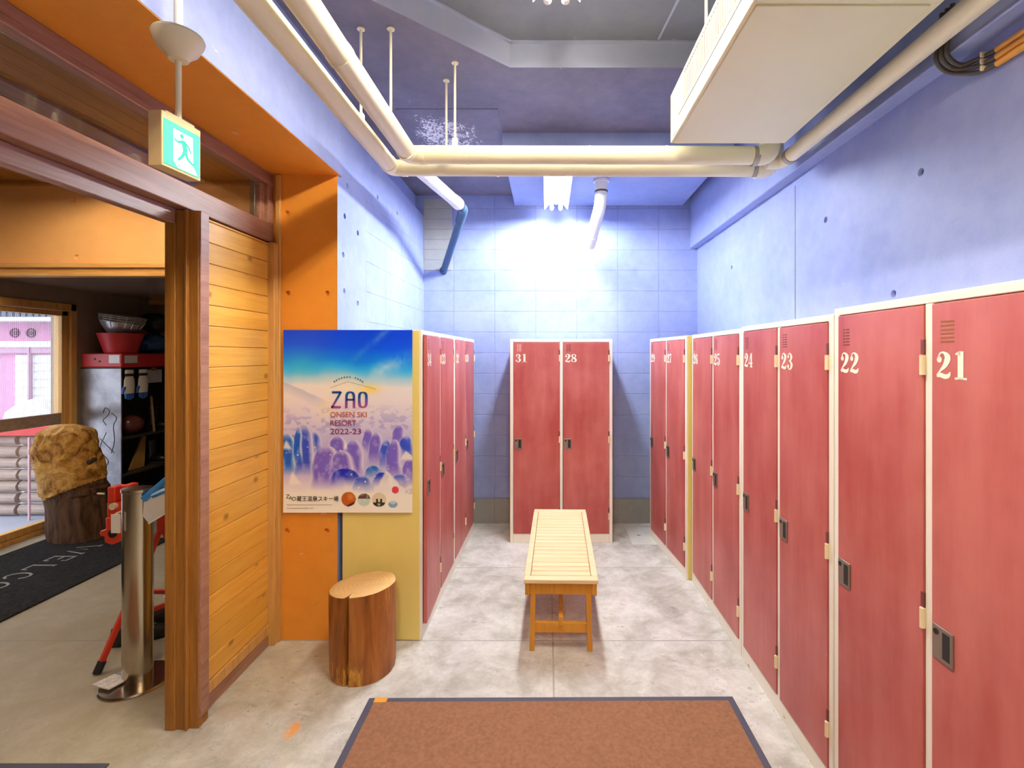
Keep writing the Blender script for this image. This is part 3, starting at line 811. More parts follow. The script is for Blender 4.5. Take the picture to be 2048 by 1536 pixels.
# ================================================================== POSTER
def vnoise(u, v, f, seed):
    r = np.random.RandomState(seed); g = r.rand(66, 66)
    x, y = (u*f) % 64, (v*f) % 64; i, j = x.astype(int), y.astype(int); a, b = x-i, y-j
    a = a*a*(3-2*a); b = b*b*(3-2*b)
    return (g[j, i]*(1-a)+g[j, i+1]*a)*(1-b)+(g[j+1, i]*(1-a)+g[j+1, i+1]*a)*b
def fbm(u, v, f, seed): return sum(vnoise(u+k*.37, v+k*.71, f*2**k, seed+k)*.5**(k+1) for k in range(4))
def poster_colors(nu, nv):
    v, u = np.mgrid[0:nv, 0:nu]; u = u/(nu-1); v = v/(nv-1)
    ys = [0, .08, .16, .21, .26, .31, .38, .48, .56, .64, .74, .82, .88, .91, 1]
    cs = np.array([(0, 66, 232), (0, 82, 244), (6, 132, 250), (56, 184, 255), (168, 214, 242), (236, 234, 238), (238, 230, 238), (222, 216, 240), (206, 200, 238), (186, 178, 232), (190, 180, 232), (214, 206, 238), (240, 234, 242), (250, 246, 240), (249, 245, 236)], float)
    n = fbm(u, v, 5, 3)
    vv = v+(.055*(n-.47))*np.clip(1-abs(v-.25)*4, 0, 1)-.03*u*np.clip(1-v*2, 0, 1)+.03*np.clip(.4-u, 0, 1)*(v < .4)
    im = np.stack([np.interp(vv, ys, cs[:, k]) for k in range(3)], -1)
    def over(mask, c):
        nonlocal im
        m_ = np.clip(mask, 0, 1)[..., None]; im = im*(1-m_)+np.array(c, float)*m_
    # teal glow left, diagonal cirrus right
    over(.45*np.exp(-(((u-.14)/.14)**2+((v-.19)/.06)**2)), (40, 190, 235))
    d = (v-.19)+(u-.5)*.62
    over(.55*np.exp(-(d/.022)**2)*np.clip(fbm(u, v, 9, 8)*2-.5, 0, 1)*(v < .3)*np.clip((u-.4)*4, 0, 1), (200, 225, 250))
    d = (v-.22)+(u-.75)*.3
    over(.7*np.exp(-(d/.04)**2)*np.clip(fbm(u, v, 8, 18)*3-1.0, 0, 1)*np.clip((u-.5)*4, 0, 1), (225, 235, 250))
    # distant mountains and the sun glow
    over(.85*np.exp(-(((u-.66)/.075)**2+((v-.325)/.022)**2)), (252, 214, 70))
    over(.6*np.exp(-(((u-.50)/.17)**2+((v-.30)/.05)**2)), (253, 238, 205))
    over(.4*np.exp(-(((u-.33)/.07)**2+((v-.43)/.05)**2)), (252, 232, 165))
    pk = .281+np.where(u < .5, (.5-u)*.25, (u-.5)*.19)
    over(.5*((v > pk) & (v < pk+.004) & (u > .36) & (u < .72)), (150, 130, 130))
    hl = .275+.11*np.clip(u/.35, 0, 1)+.008*fbm(u, v, 20, 4)
    over(.45*np.clip((v-hl)/.006, 0, 1)*np.clip((hl+.07-v)/.06, 0, 1)*np.clip((.36-u)*8, 0, 1), (160, 172, 214))
    # field of snow-covered trees far away
    f = fbm(u, v*2.4, 26, 31)
    over(np.clip((f-.46)*6, 0, .65)*np.clip((v-.40)*8, 0, 1)*np.clip((.60-v)*12, 0, 1), (150, 146, 214))
    # snow monsters, back to front: centre, top, half width, bottom, tone
    mons = [(.09, .57, .055, .72, 1), (.24, .56, .07, .70, 1), (.43, .58, .07, .74, 0), (.66, .54, .045, .68, 0), (.72, .56, .05, .74, 0), (.90, .52, .05, .66, 0), (.80, .60, .05, .76, 1), (.96, .58, .06, .72, 1),
            (.03, .57, .075, .80, 2), (.17, .525, .07, .80, 1), (.115, .53, .03, .74, 2), (.55, .60, .075, .82, 0), (.86, .60, .055, .82, 0), (.34, .635, .105, .88, 0), (.46, .66, .08, .84, 0),
            (.48, .76, .10, .86, 3), (.62, .80, .075, .90, 1), (.70, .74, .06, .82, 2), (.76, .78, .055, .86, 3), (.99, .70, .06, .86, 0), (.91, .79, .06, .86, 1)]
    r = np.random.RandomState(5)
    for cx, tp, hw, bt_, tone in mons:
        t = np.clip((v-tp)/(bt_-tp), 0, 1)
        wv = hw*np.sqrt(np.clip(1-(1-np.clip(t*2.6, 0, 1))**2, 0, 1))*(.82+.25*t)*(1+.035*np.sin(t*14+cx*40))*1.22
        xx = (u-cx-.004*np.sin(t*7+cx*9))/np.maximum(wv, 1e-3)
        ins = (abs(xx) < 1) & (v > tp) & (v < bt_)
        soft = np.clip((1-abs(xx))*5, 0, 1)*np.clip((bt_-v)/.07, 0, 1)*ins
        tone_c = [(112, 92, 206), (40, 70, 204), (0, 84, 200), (10, 30, 190)][tone]
        over(soft*.92, tone_c)
        over(soft*np.clip((xx-.30)*2.4, 0, 1)*.85*(tone < 3), (240, 234, 248)); over(np.clip(1-abs(abs(xx)-1)*9, 0, 1)*(v > tp)*np.clip((bt_-v)/.1, 0, 1)*.35, (240, 238, 250))
        over(soft*np.clip(.16-t, 0, 1)*5.0*.8*(abs(xx+.1) < .9)*(tone < 3), (244, 240, 250))
        over(soft*np.clip(fbm(u, v, 24, int(cx*90))*2.4-1.15, 0, .55), (206, 196, 240))
    over(np.clip((v-.80)/.10, 0, 1)*np.clip(fbm(u, v, 9, 60)*1.6-.15, 0, 1), (246, 241, 244))
    # white slopes
    for cx, tp, hw, bt_ in ((.02, .60, .05, .66), (.07, .77, .07, .86), (.80, .765, .11, .88), (.95, .66, .07, .72), (.49, .87, .07, .95), (.475, .60, .03, .66)):
        t = (v-tp)/(bt_-tp); w_ = hw*np.clip(t, 0, 1)**.75*(1+.5*(fbm(u, v, 12, 91)-.5)); xx = u-cx-.25*hw*t
        over(np.clip((w_-abs(xx))/.018, 0, 1)*np.clip((1-t)*4, 0, 1)*(t > 0)*.85, (248, 243, 238))
    for k in range(46):
        cx, cy, rr = r.rand(), .62+.26*r.rand(), .002+.007*r.rand()**2
        over(np.clip(1.3-np.hypot((u-cx), (v-cy)*1.4)/rr, 0, 1)*.9, (255, 252, 250))
    over(np.clip((v-.885)/.02, 0, 1)*np.ones_like(u), (249, 245, 236))
    over(((v > .83) & (v < .90) & (abs(u-.95) < .05))*np.clip(fbm(u, v, 40, 77)*3-1.5, 0, .35), (150, 140, 140))
    # small round photographs along the foot
    A_ = 1.4135
    for cx, cy, rr, c in ((.505, .927, .056, (188, 92, 30)), (.625, .931, .050, (196, 216, 204)), (.742, .930, .055, (226, 214, 190))):
        q = np.hypot(u-cx, (v-cy)*A_)/rr
        over(q < 1, c)
        if c[0] == 188:
            over((q < 1)*np.clip(1.1-np.hypot(u-cx-.015, (v-cy+.012)*A_)/.035, 0, 1)*.6, (238, 170, 96)); over((q < 1)*((v-cy)*A_ > .032-.5*(u-cx-.02)), (70, 34, 18))
        elif c[0] == 196:
            over((q < 1)*((v-cy)*A_ < -.010), (88, 62, 54)); over((q < 1)*np.clip(fbm(u, v, 60, 12)*2-.8, 0, .5), (236, 244, 240))
        else:
            over((q < 1)*((v-cy)*A_ > .018+2*(u-cx)**2), (44, 38, 34)); over((q < 1)*(np.abs(u-cx+.018) < .008)*((v-cy)*A_ > -.006), (50, 44, 40)); over((q < 1)*(np.abs(u-cx-.018) < .008)*((v-cy)*A_ > -.006), (50, 44, 40))
            over((q < .95)*np.clip(1-np.hypot(u-cx, (v-cy-.026)*A_)/.016, 0, 1), (255, 240, 190))
    over(np.hypot(u-.868, (v-.876)*A_) < .028, (222, 62, 84))
    over((np.hypot((u-.850)*.75, (v-.955)*A_) < .026), (128, 172, 210))
    over((np.hypot((u-.850)*.6, (v-.945)*A_) < .014), (190, 214, 232))
    return im
px0, px1, pz0, pz1, py_ = -1.490, -.762, .727, 1.756, YJ-.012
pt = thing('poster', 'blue ski resort poster of snow-covered trees on the orange pier', 'poster', (-1.126, py_, pz0))
nu, nv = 251, 355
im = poster_colors(nu, nv)/255.
im = np.where(im <= .04045, im/12.92, ((im+.055)/1.055)**2.4)
uu = np.linspace(0, 1, nu); vv_ = np.linspace(0, 1, nv)
co = np.zeros((nv, nu, 3)); co[..., 0] = (px0+(px1-px0)*uu)[None, :]+1.126
co[..., 2] = (pz1+(pz0-pz1)*vv_)[:, None]-pz0
co[..., 1] = -.004*np.clip((vv_-.9)/.1, 0, 1)[:, None]**2-.001*np.sin(uu*9)[None, :]*np.clip(vv_, 0, 1)[:, None]
idx = np.arange(nu*nv).reshape(nv, nu)
faces = np.stack([idx[:-1, :-1], idx[1:, :-1], idx[1:, 1:], idx[:-1, 1:]], -1).reshape(-1, 4)
me = bpy.data.meshes.new('printed_sheet'); me.from_pydata(co.reshape(-1, 3).tolist(), [], faces.tolist())
ca = me.color_attributes.new('print', 'FLOAT_COLOR', 'POINT')
ca.data.foreach_set('color', np.concatenate([im.reshape(-1, 3), np.ones((nu*nv, 1))], 1).astype(np.float32).ravel())
m = NT('poster_print'); m.pr(.35, 0, .4); at = m.new('ShaderNodeVertexColor'); at.layer_name = 'print'; m.base(at.outputs[0])
me.materials.append(m.m); link('printed_sheet', me, None, pt)
def grad_mat(name, stops, ax=2):
    m = NT(name); m.pr(.4)
    g = m.new('ShaderNodeTexCoord').outputs['Generated']
    m.base(m.ramp(m.sep(g)[ax], stops)); return m.m
PW, PH = px1-px0, pz1-pz0
def pp(u, v, e=.0022): return (px0+u*PW, py_-e-.0045*max(0, (v-.9)/.1), pz1-v*PH)
def letters(name, mat, items, label=None, bold=0):
    """items: (text,u,v,size); flat lettering on the poster"""
    mb = MB()
    for txt, u, v, size, *wd in items:
        me = font_mesh(txt, size, bold=bold*size); p = pp(u, v)
        if wd:
            xs = [q.co.x for q in me.vertices]; me.transform(Matrix.Diagonal((wd[0]/(max(xs)-min(xs)), 1, 1, 1)))
        me.transform(Matrix.Translation(p) @ Matrix.Rotation(PI/2, 4, 'X'))
        mb.bm.from_mesh(me)
    return mb.build(name, mat, pt, smooth=0, label=label)
# ZAO in round strokes
mb = MB()
def zf(u, v): # u in letter box, v up
    x, y, z = pp(.372+u*.280, .428-v*.092); return (x, y, z)
S_ = .13
for st in ([(.02, .94, S_), (.27, .94, S_)], [(.27, .97, S_*.8), (.02, .03, S_*.8)], [(.0, .06, S_), (.27, .06, S_)]): ribbon(mb.bm, [(a, b*1.0, w*(.62 if st[0][1] != st[1][1] else 1)) for a, b, w in st], zf, 1)
ribbon(mb.bm, [(.42, 0, .07), (.42, .55, .07), (.43, .80, .075), (.475, .93, .09), (.525, .95, .09), (.575, .93, .09), (.62, .80, .075), (.63, .55, .07), (.63, 0, .07)], zf, 5)
ribbon(mb.bm, [(.42, .50, .12), (.525, .50, .12), (.63, .50, .12)], zf, 2)
ribbon(mb.bm, [(.875+.1*math.copysign(abs(math.cos(t))**.7, math.cos(t)), .5+.44*math.copysign(abs(math.sin(t))**.55, math.sin(t)), .075) for t in [PI/2+2*PI*k/20 for k in range(21)]], zf, 2)
mb.build('title', grad_mat('title_blue_to_magenta', [(.0, lin(176, 70, 150)), (.35, lin(120, 70, 160)), (.6, lin(24, 80, 160)), (1, lin(8, 70, 140))]), pt, smooth=0, label='large lettering ZAO')
letters('subtitle', grad_mat('subtitle_ink', [(0, lin(120, 44, 120)), (.6, lin(150, 60, 90)), (1, lin(206, 110, 84))]),
        [('ONSEN SKI', .362, .478, .044, .206), ('RESORT', .362, .524, .044, .146), ('2022-23', .362, .570, .044, .175)], 'lettering ONSEN SKI RESORT 2022-23', .012)
letters('japanese_name', plain('black_ink', (.03, .028, .03), .5),
        [('\u8535\u738b\u6e29\u6cc9\u30b9\u30ad\u30fc\u5834', .105, .935, .031, .236)], 'black Japanese lettering', .010)
letters('logo', grad_mat('logo_ink', [(0, lin(70, 130, 30)), (.5, lin(40, 60, 25)), (1, lin(20, 20, 20))]), [('Z', .022, .922, .032), ('A', .045, .930, .030), ('O', .066, .936, .034)], 'small slanted logo')
mb = MB()
for a in np.linspace(-.72, .72, 12):
    if abs(a-.2) < .07: continue
    u, v = .506+.165*math.sin(a), .300-.165*.62*(math.cos(a)-.0)+.06
    p = pp(u, v-.0); s = .0042
    mb.poly([(p[0]-s, p[1], p[2]-s), (p[0]+s, p[1], p[2]-s), (p[0]+s, p[1], p[2]+s), (p[0]-s, p[1], p[2]+s)])
mb.build('arched_caption', plain('slate_ink', (.10, .16, .26), .5), pt, smooth=0)
mb = MB()
for u0, u1, v in ((.03, .38, .957), (.03, .20, .975), (.21, .235, .975)):
    p, q = pp(u0, v), pp(u1, v)
    mb.poly([(p[0], p[1], p[2]-.0016), (q[0], q[1], q[2]-.0016), (q[0], q[1], q[2]+.0016), (p[0], p[1], p[2]+.0016)])
mb.build('small_print', plain('grey_ink', (.42, .38, .34), .5), pt, smooth=0)

# ================================================================== MATS
t = thing('floor_mat', 'brown carpet mat with a navy rubber edge in the foreground', 'mat', (.02, 1.6, 0))
mb = MB(); mb.box(-.80, .845, .90, 2.285, .001, .011); mb.build('pile', M['mat'], t, bev=.003)
mb = MB()
mb.box(-.832, -.80, .87, 2.317, .001, .006); mb.box(.845, .877, .87, 2.317, .001, .006); mb.box(-.80, .845, 2.285, 2.317, .001, .006); mb.box(-.80, .845, .87, .90, .001, .006)
mb.build('edge', M['mat_edge'], t, bev=.002)
mb = MB(); mb.box(-.80, -.742, 2.278, 2.312, .004, .0125); mb.build('tab', M['orange_pipe'], t, label='small orange tag')
t.rotation_euler = (0, 0, math.radians(.35))
t = thing('door_mat', 'dark mat with a navy edge at the very bottom left corner', 'mat', (-2.2, 1.4, 0))
mb = MB(); mb.box(-2.7, -1.76, .9, 1.905, .001, .010); mb.build('pile', M['mat'], t, bev=.003)
mb = MB(); mb.box(-2.73, -1.725, 1.905, 1.94, .001, .008); mb.box(-1.76, -1.725, .9, 1.905, .001, .008); mb.build('edge', M['mat_edge'], t, bev=.002)
t = thing('welcome_mat', 'black entrance mat with grey WELCOME lettering', 'mat', (-3.84, 3.2, 0))
mb = MB(); mb.box(-4.38, -3.30, 2.0, 4.33, .001, .010); mb.build('pile', M['mat_black'], t, bev=.003)
GL = {'W': [[(0, 1), (.28, 0), (.5, .8), (.72, 0), (1, 1)], [(-.08, 1), (.12, 1)], [(.88, 1), (1.08, 1)]], 'E': [[(.1, 0), (.1, 1)], [(0, 1), (.8, 1), (.8, .8)], [(.1, .5), (.6, .5)], [(0, 0), (.85, 0), (.85, .22)]],
      'L': [[(.1, 0), (.1, 1)], [(-.02, 1), (.25, 1)], [(0, 0), (.8, 0), (.8, .22)]], 'C': [[(.85, .78), (.7, .95), (.5, 1), (.25, .93), (.08, .7), (.04, .5), (.08, .3), (.25, .07), (.5, 0), (.7, .05), (.85, .22)]],
      'O': [[(.5+.46*math.cos(2*PI*k/16), .5+.5*math.sin(2*PI*k/16)) for k in range(17)]], 'M': [[(.05, 0), (.1, 1), (.5, .1), (.9, 1), (.95, 0)]]}
mb = MB()
for ch, y in zip('WELCOME', (4.15, 3.935, 3.77, 3.63, 3.475, 3.31, 3.10)):
    w = .17 if ch in 'WM' else .115
    for st in GL[ch]:
        ribbon(mb.bm, [(a*w, b*.165, .016) for a, b in st], lambda u, v, y=y: (-3.925+v, y-u, .0112), 1)
mb.build('lettering', M['mat_text'], t, smooth=0, label='grey letters WELCOME')
# access cover in the floor
t = thing('floor_cover', 'pale square access cover set in the floor in the back right corner', 'cover', (.84, 4.43, 0))
mb = MB(); mb.box(.72, .955, 4.18, 4.60, .0005, .006); mb.build('lid', plain('pale_cover', (.62, .62, .58), .5), t, bev=.002)
mb = MB(); mb.box(.80, .83, 4.385, 4.41, .0055, .0075); mb.build('pull_ring', M['band'], t)

# ================================================================== CEILING LAMPS
def lamp(label, x, y0, y1, ztop, strength, color, seen=True):
    t = thing('ceiling_lamp', label, 'lamp', (x, (y0+y1)/2, ztop), 'twin tube ceiling lamps')
    mb = MB()
    mb.box(x-.045, x+.045, y0, y1, ztop-.045, ztop); mb.build('body', M['white'], t, bev=.004)
    prof = [(-.105, -.112), (-.06, -.062), (-.02, -.050), (0, -.068), (.02, -.050), (.06, -.062), (.105, -.112)]
    up = [(a, b+.006) for a, b in reversed(prof)]
    mb = MB(); mb.prism(prof+up, lambda u, v, s: (x+u, y0+.004+s*(y1-y0-.008), ztop+v)); mb.build('reflector', M['white'], t, smooth=20)
    em = emit('tube_light', color, strength)
    for s in (-1, 1):
        mb = MB(); mb.cyl((x+s*.04, y0+.03, ztop-.092), (x+s*.04, y1-.03, ztop-.092), .0145, n=12); mb.build('tube', em, t)
        for y, e in ((y0, 1), (y1, -1)):
            mb = MB(); mb.box(x+s*.04-.018, x+s*.04+.018, min(y, y+e*.03), max(y, y+e*.03), ztop-.105, ztop-.05)
            mb.cyl((x+s*.04, y, ztop-.103), (x+s*.04, y+e*.03, ztop-.103), .018, n=16); mb.build('socket', M['white'], t, bev=.002)
    return t
COOL = (.90, .95, 1.0); WARM = (1.0, .80, .54); NEUTRAL = (1.0, .88, .70)
lamp('lit twin tube ceiling lamp below the blue panel, over the bench', .078, 3.38, 4.47, 3.044, TUBE_COOL, COOL)
lamp('lit twin tube ceiling lamp in the grey recess, cut by the top of the picture', .040, .95, 2.18, 3.284, TUBE_NEAR, NEUTRAL)
lamp('warm twin tube ceiling lamp over the foreground mat, behind the camera', -.10, -1.6, -.4, 3.284, TUBE_WARM, WARM)
lamp('warm twin tube ceiling lamp in the entrance', -3.18, 2.5, 3.5, 2.985, TUBE_WARM*.33, WARM)

# ================================================================== AIR UNIT
t = thing('air_conditioner', 'large cream air unit hung from the ceiling above the right lockers', 'air conditioner', (.89, 1.93, 2.665))
ax0, ax1, ay0, ay1, az0, az1 = .612, 1.18, 1.30, 2.45, 2.668, 2.922
mb = MB(); mb.prism([(ax0, az0), (ax1, az0), (ax1, az1), (ax0+.012, az1), (ax0, az1-.02)], lambda u, v, s: (u, ay0+s*(ay1-ay0), v)); mb.build('casing', M['ac'], t, bev=.003)
mb = MB(); mb.box(ax0+.015, ax1-.03, 1.478, ay1-.012, az0-.006, az0+.002); mb.build('bottom_panel', M['ac'], t, bev=.002)
mb = MB(); mb.box(ax0+.01, ax1-.01, ay0-.01, 1.470, az0-.004, az0+.01); mb.build('end_panel', M['ac'], t, bev=.002)
mb = MB(); y = 1.34
while y < 2.20:
    mb.box(ax0-.0022, ax0+.002, y, y+.009, az0+.092, az0+.205); y += .0225
mb.build('grille', M['ac'], t)
mb = MB(); y = 1.34
while y < 2.20:
    mb.box(ax0-.001, ax0+.002, y+.0145, y+.0215, az0+.095, az0+.21); y += .0225
mb.build('grille_gap', M['ac_dark'] if False else plain('pale_slot', (.11, .105, .10), .6), t)
mb = MB(); mb.box(ax0-.0012, ax0+.002, 1.34, 2.20, az0+.208, az0+.213); mb.box(ax0-.0012, ax0+.002, 1.36, 2.30, az0+.066, az0+.070); mb.box(ax0-.0012, ax0+.002, 2.34, 2.40, az0+.012, az0+.014); mb.build('shadow_gap', M['ac_dark'], t)
for x, y in ((.645, 2.0), (1.14, 2.0), (.645, 1.45), (1.14, 1.45)):
    mb = MB(); mb.cyl((x, y, az1-.01), (x, y, 3.29), .007, n=10); mb.build('hanger_rod', M['pipe'], t)

# ================================================================== PIPES
def pipe(name, label, path, r, mat=None, cat='pipe', joints=(), loc=None):
    P = [Vector(p) for p in path]; base = loc or tuple(P[0])
    t = thing(name, label, cat, base)
    MB().tube(path, r, 24).build('run', mat or M['pipe'], t)
    return t
def hanger(t, x, y, z, r, zc=ZC):
    mb = MB(); mb.cyl((x, y, z+r), (x, y, zc), .0065, n=10); mb.cyl((x, y, zc-.006), (x, y, zc), .018, n=12); mb.build('hanger_rod', M['pipe'], t)
    mb = MB(); mb.box(x-.014, x+.014, y-.014, y+.014, z+r-.006, z+r+.045); mb.build('rod_clip', M['pipe'], t, bev=.003)
def collar(t, p, d, r, w=.035, mat=None):
    p = Vector(p); d = Vector(d).normalized(); MB().tube([p-d*w/2, p+d*w/2], r, 24).build('collar', mat or M['pipe'], t)
ZP = 2.66; RP = .0445
t1 = pipe('pipe', 'cream pipe nearest the left wall, turning across the room as the rear of two', bend([(-.868, YR+.02, ZP), (-.868, 2.75, ZP), (1.235, 2.75, ZP-.004)], .03, 4), RP, loc=(-.868, 2.75, ZP))
hanger(t1, -.877, 2.315, ZP, RP); hanger(t1, -.565, 2.75, ZP, RP); hanger(t1, -.868, 1.2, ZP, RP)
for p, d in (((-.868, 2.69, ZP), (0, 1, 0)), ((-.80, 2.75, ZP), (1, 0, 0))): collar(t1, p, d, RP+.003, .03)
for x in (-.28, .35, .8): collar(t1, (x, 2.75, ZP-.002), (1, 0, 0), RP+.0012, .012)
t2 = pipe('pipe', 'cream pipe farther from the left wall, crossing the room as the front of two', bend([(-.725, YR+.02, ZP+.004), (-.725, 2.58, ZP+.004), (1.105, 2.58, ZP)], .03, 4), RP+.002, loc=(-.725, 2.58, ZP))
hanger(t2, -.737, 2.315, ZP, RP); hanger(t2, -.486, 2.585, ZP, RP); hanger(t2, -.725, 1.2, ZP, RP)
for p, d in (((-.725, 2.52, ZP), (0, 1, 0)), ((-.655, 2.58, ZP+.002), (1, 0, 0)), ((-.725, 1.72, ZP+.004), (0, 1, 0))): collar(t2, p, d, RP+.0045, .03)
for x in (-.42, .22, .62): collar(t2, (x, 2.58, ZP+.002), (1, 0, 0), RP+.0033, .012)
for t_, y, r in ((t1, 2.75, RP), (t2, 2.58, RP+.002)):
    x = 1.155 if y > 2.7 else 1.085
    collar(t_, (x, y, ZP-.003), (1, 0, 0), r+.004, .028, M['band'])
# elbow where the two runs rise into the unit, and the pipe along the right beam
MB().tube(bend([(1.16, 2.75, ZP-.004), (1.262, 2.75, ZP-.004), (1.262, 2.75, 2.90)], .085, 8), RP+.008, 24).build('elbow', M['pipe'], t1)
MB().tube(bend([(1.09, 2.58, ZP), (1.165, 2.58, ZP), (1.165, 2.58, 2.88)], .06, 8), RP+.007, 24).build('elbow', M['pipe'], t2)
t3 = pipe('pipe', 'cream pipe running under the right beam beside the air unit', bend([(1.18, 2.66, ZP-.005), (1.268, 2.66, ZP-.005), (1.268, YR+.02, ZP-.005)], .05, 6), .036, loc=(1.268, 2.66, ZP))
collar(t3, (1.268, 2.57, ZP-.005), (0, 1, 0), .041, .03, M['band'])
# drain pipe in the left corner: white run, dark blue elbow and tail
t4 = thing('drain_pipe', 'white drain pipe with a dark blue bent tail in the upper left corner', 'pipe', (-1.0, YB, 2.43))
MB().tube([(-.795, 2.84, 2.735), (-.775, 3.05, 2.745), (-.672, 3.72, 2.755)], .042, 24).build('white_run', M['pipe_white'], t4)
collar(t4, (-.680, 3.67, 2.755), (.1, .67, 0), .046, .10, M['pipe_white'])
MB().tube(bend([(-.676, 3.70, 2.755), (-.655, 3.86, 2.755), (-1.005, YB+.01, 2.415)], .05, 6), .031, 20).build('blue_tail', M['pipe_blue'], t4, label='dark blue tail')
MB().tube(bend([(-.668, 3.78, 2.757), (-.655, 3.86, 2.755), (-.71, 3.99, 2.70)], .04, 6), .037, 20).build('blue_elbow', M['pipe_blue'], t4)
collar(t4, (-.995, YB-.02, 2.425), (-.35, .87, -.34), .036, .035, M['pipe_blue'])
# bent vent pipe under the blue panel
t5 = thing('vent_pipe', 'white bent vent pipe hanging from the blue panel beside the lamp', 'pipe', (.44, 4.03, 3.045))
MB().tube(bend([(.44, 4.03, 3.046), (.44, 4.03, 2.86), (.375, 4.42, 2.60)], .10, 8), .050, 28, cap=False).build('outer', M['pipe_white'], t5)
MB().tube([(.44, 4.03, 3.03), (.44, 4.03, 2.95)], .053, 28).build('socket', M['pipe_white'], t5)
MB().cyl((.44, 4.03, 3.028), (.44, 4.03, 3.045), .066, n=28).build('flange', M['white'], t5)
MB().cyl((.44, 4.03, 2.945), (.44, 4.03, 2.958), .0535, n=28).build('gasket', M['cable'], t5)
dv = (Vector((.375, 4.42, 2.60))-Vector((.44, 4.03, 2.86))).normalized()
collar(t5, Vector((.375, 4.42, 2.60))-dv*.06, dv, .054, .12, M['pipe_white'])

# ================================================================== CONDUITS, upper right
mb = MB(); mb.box(1.27, 1.372, YR, 1.36, 2.74, 3.16)
struct('trim_17', mb, M['ceil'], 'dark painted downstand at the upper right', 'beam', bev=.005)
names = ['lowest', 'middle', 'top']
for k in range(3):
    z = 2.538+k*.022
    t = thing('conduit', '%s of three orange conduits on the right wall, with a dark cable end' % names[k], 'conduit', (1.425, 1.56, z), 'orange conduits at the upper right')
    MB().cyl((1.425, YR+.02, z), (1.425, 1.56, z), .0105, n=14).build('orange_tube', M['orange_pipe'], t)
    e = .022*(2-k)
    MB().tube(smooth_path([(1.425, 1.555, z), (1.424, 1.63, z+.012), (1.402, 1.675+e, 2.602), (1.352, 1.668+e, 2.638), (1.346, 1.645+e, 2.70), (1.345, 1.635+e, 2.78)], 6), .0075, 10).build('cable', M['cable'], t, label='dark cable')
    MB().box(1.410, 1.438, 1.60, 1.608, z+.003, z+.020).build('saddle', M['brass'], t, bev=.002)

# ================================================================== EXIT SIGN
sx, sy = -1.094, 1.40
t = thing('exit_sign', 'green running-man exit sign hung from the ceiling on a white pole', 'sign', (sx+.01, sy+.06, 2.16))
a6 = math.radians(6)
def sg(u, v, d=0):   # u along the sign away from the camera, v up, d out of the lit face
    return (sx+u*math.sin(a6)+d*math.cos(a6), sy+u*math.cos(a6)-d*math.sin(a6), v)
mb = MB(); mb.prism([(-.003, 2.155), (.134, 2.155), (.134, 2.312), (.112, 2.312), (.112, 2.318), (.012, 2.318), (.012, 2.312), (-.003, 2.312)], lambda u, v, s: sg(u, v, -.043+s*.043)); mb.build('case', M['exit_case'], t, bev=.002)
mb = MB(); mb.prism([(.002, 2.163), (.129, 2.163), (.129, 2.292), (.002, 2.292)], lambda u, v, s: sg(u, v, s*.002)); mb.build('lit_face', emit('green_sign_light', (.05, .56, .235), .85, (.05, .5, .3)), t)
fw, f0, g0 = .127, .002, 2.163
mb = MB(); P2 = lambda u, v: sg(f0+u*fw, g0+v*fw, .0026)
mb.poly([P2(*q) for q in ((.24, .16), (.36, .02), (.92, .02), (.80, .20), (.78, .88), (.24, .88))])
mb.build('white_doorway', emit('white_sign_light', (.92, 1.0, .97), .85), t, smooth=0)
mb = MB(); P3 = lambda u, v: sg(f0+u*fw, g0+v*fw, .0032)
disc(mb.bm, (.47, .79), .055, P3)
for st in ([(.50, .70, .12), (.55, .55, .13), (.56, .44, .11)], [(.50, .68, .06), (.36, .62, .055), (.26, .66, .045)], [(.55, .68, .06), (.66, .60, .055), (.72, .48, .045)],
           [(.54, .44, .09), (.46, .30, .07), (.36, .20, .055)], [(.57, .44, .09), (.66, .30, .075), (.84, .22, .055)], [(.36, .10, .03), (.44, .06, .03)]):
    ribbon(mb.bm, st, P3, 5)
mb.build('running_figure', emit('green_figure_light', (.02, .42, .24), .8, (.02, .4, .25)), t, smooth=0)
pxm, pym = sg(.075, 0, -.021)[:2]
mb = MB(); mb.cyl((pxm, pym, 2.31), (pxm, pym, 2.53), .0085, n=16); mb.build('drop_rod', M['pipe'], t)
mb = MB(); mb.lathe([(.012, 2.495), (.026, 2.498), (.030, 2.508), (.052, 2.528), (.066, 2.556), (.068, 2.566), (.064, 2.574), (.012, 2.578)], (pxm, pym, 0)); mb.build('canopy', M['pipe'], t)
mb = MB(); mb.cyl((pxm+.0, pym, 2.57), (pxm, pym, 3.15), .0115, n=16); mb.build('ceiling_pole', M['white'], t)

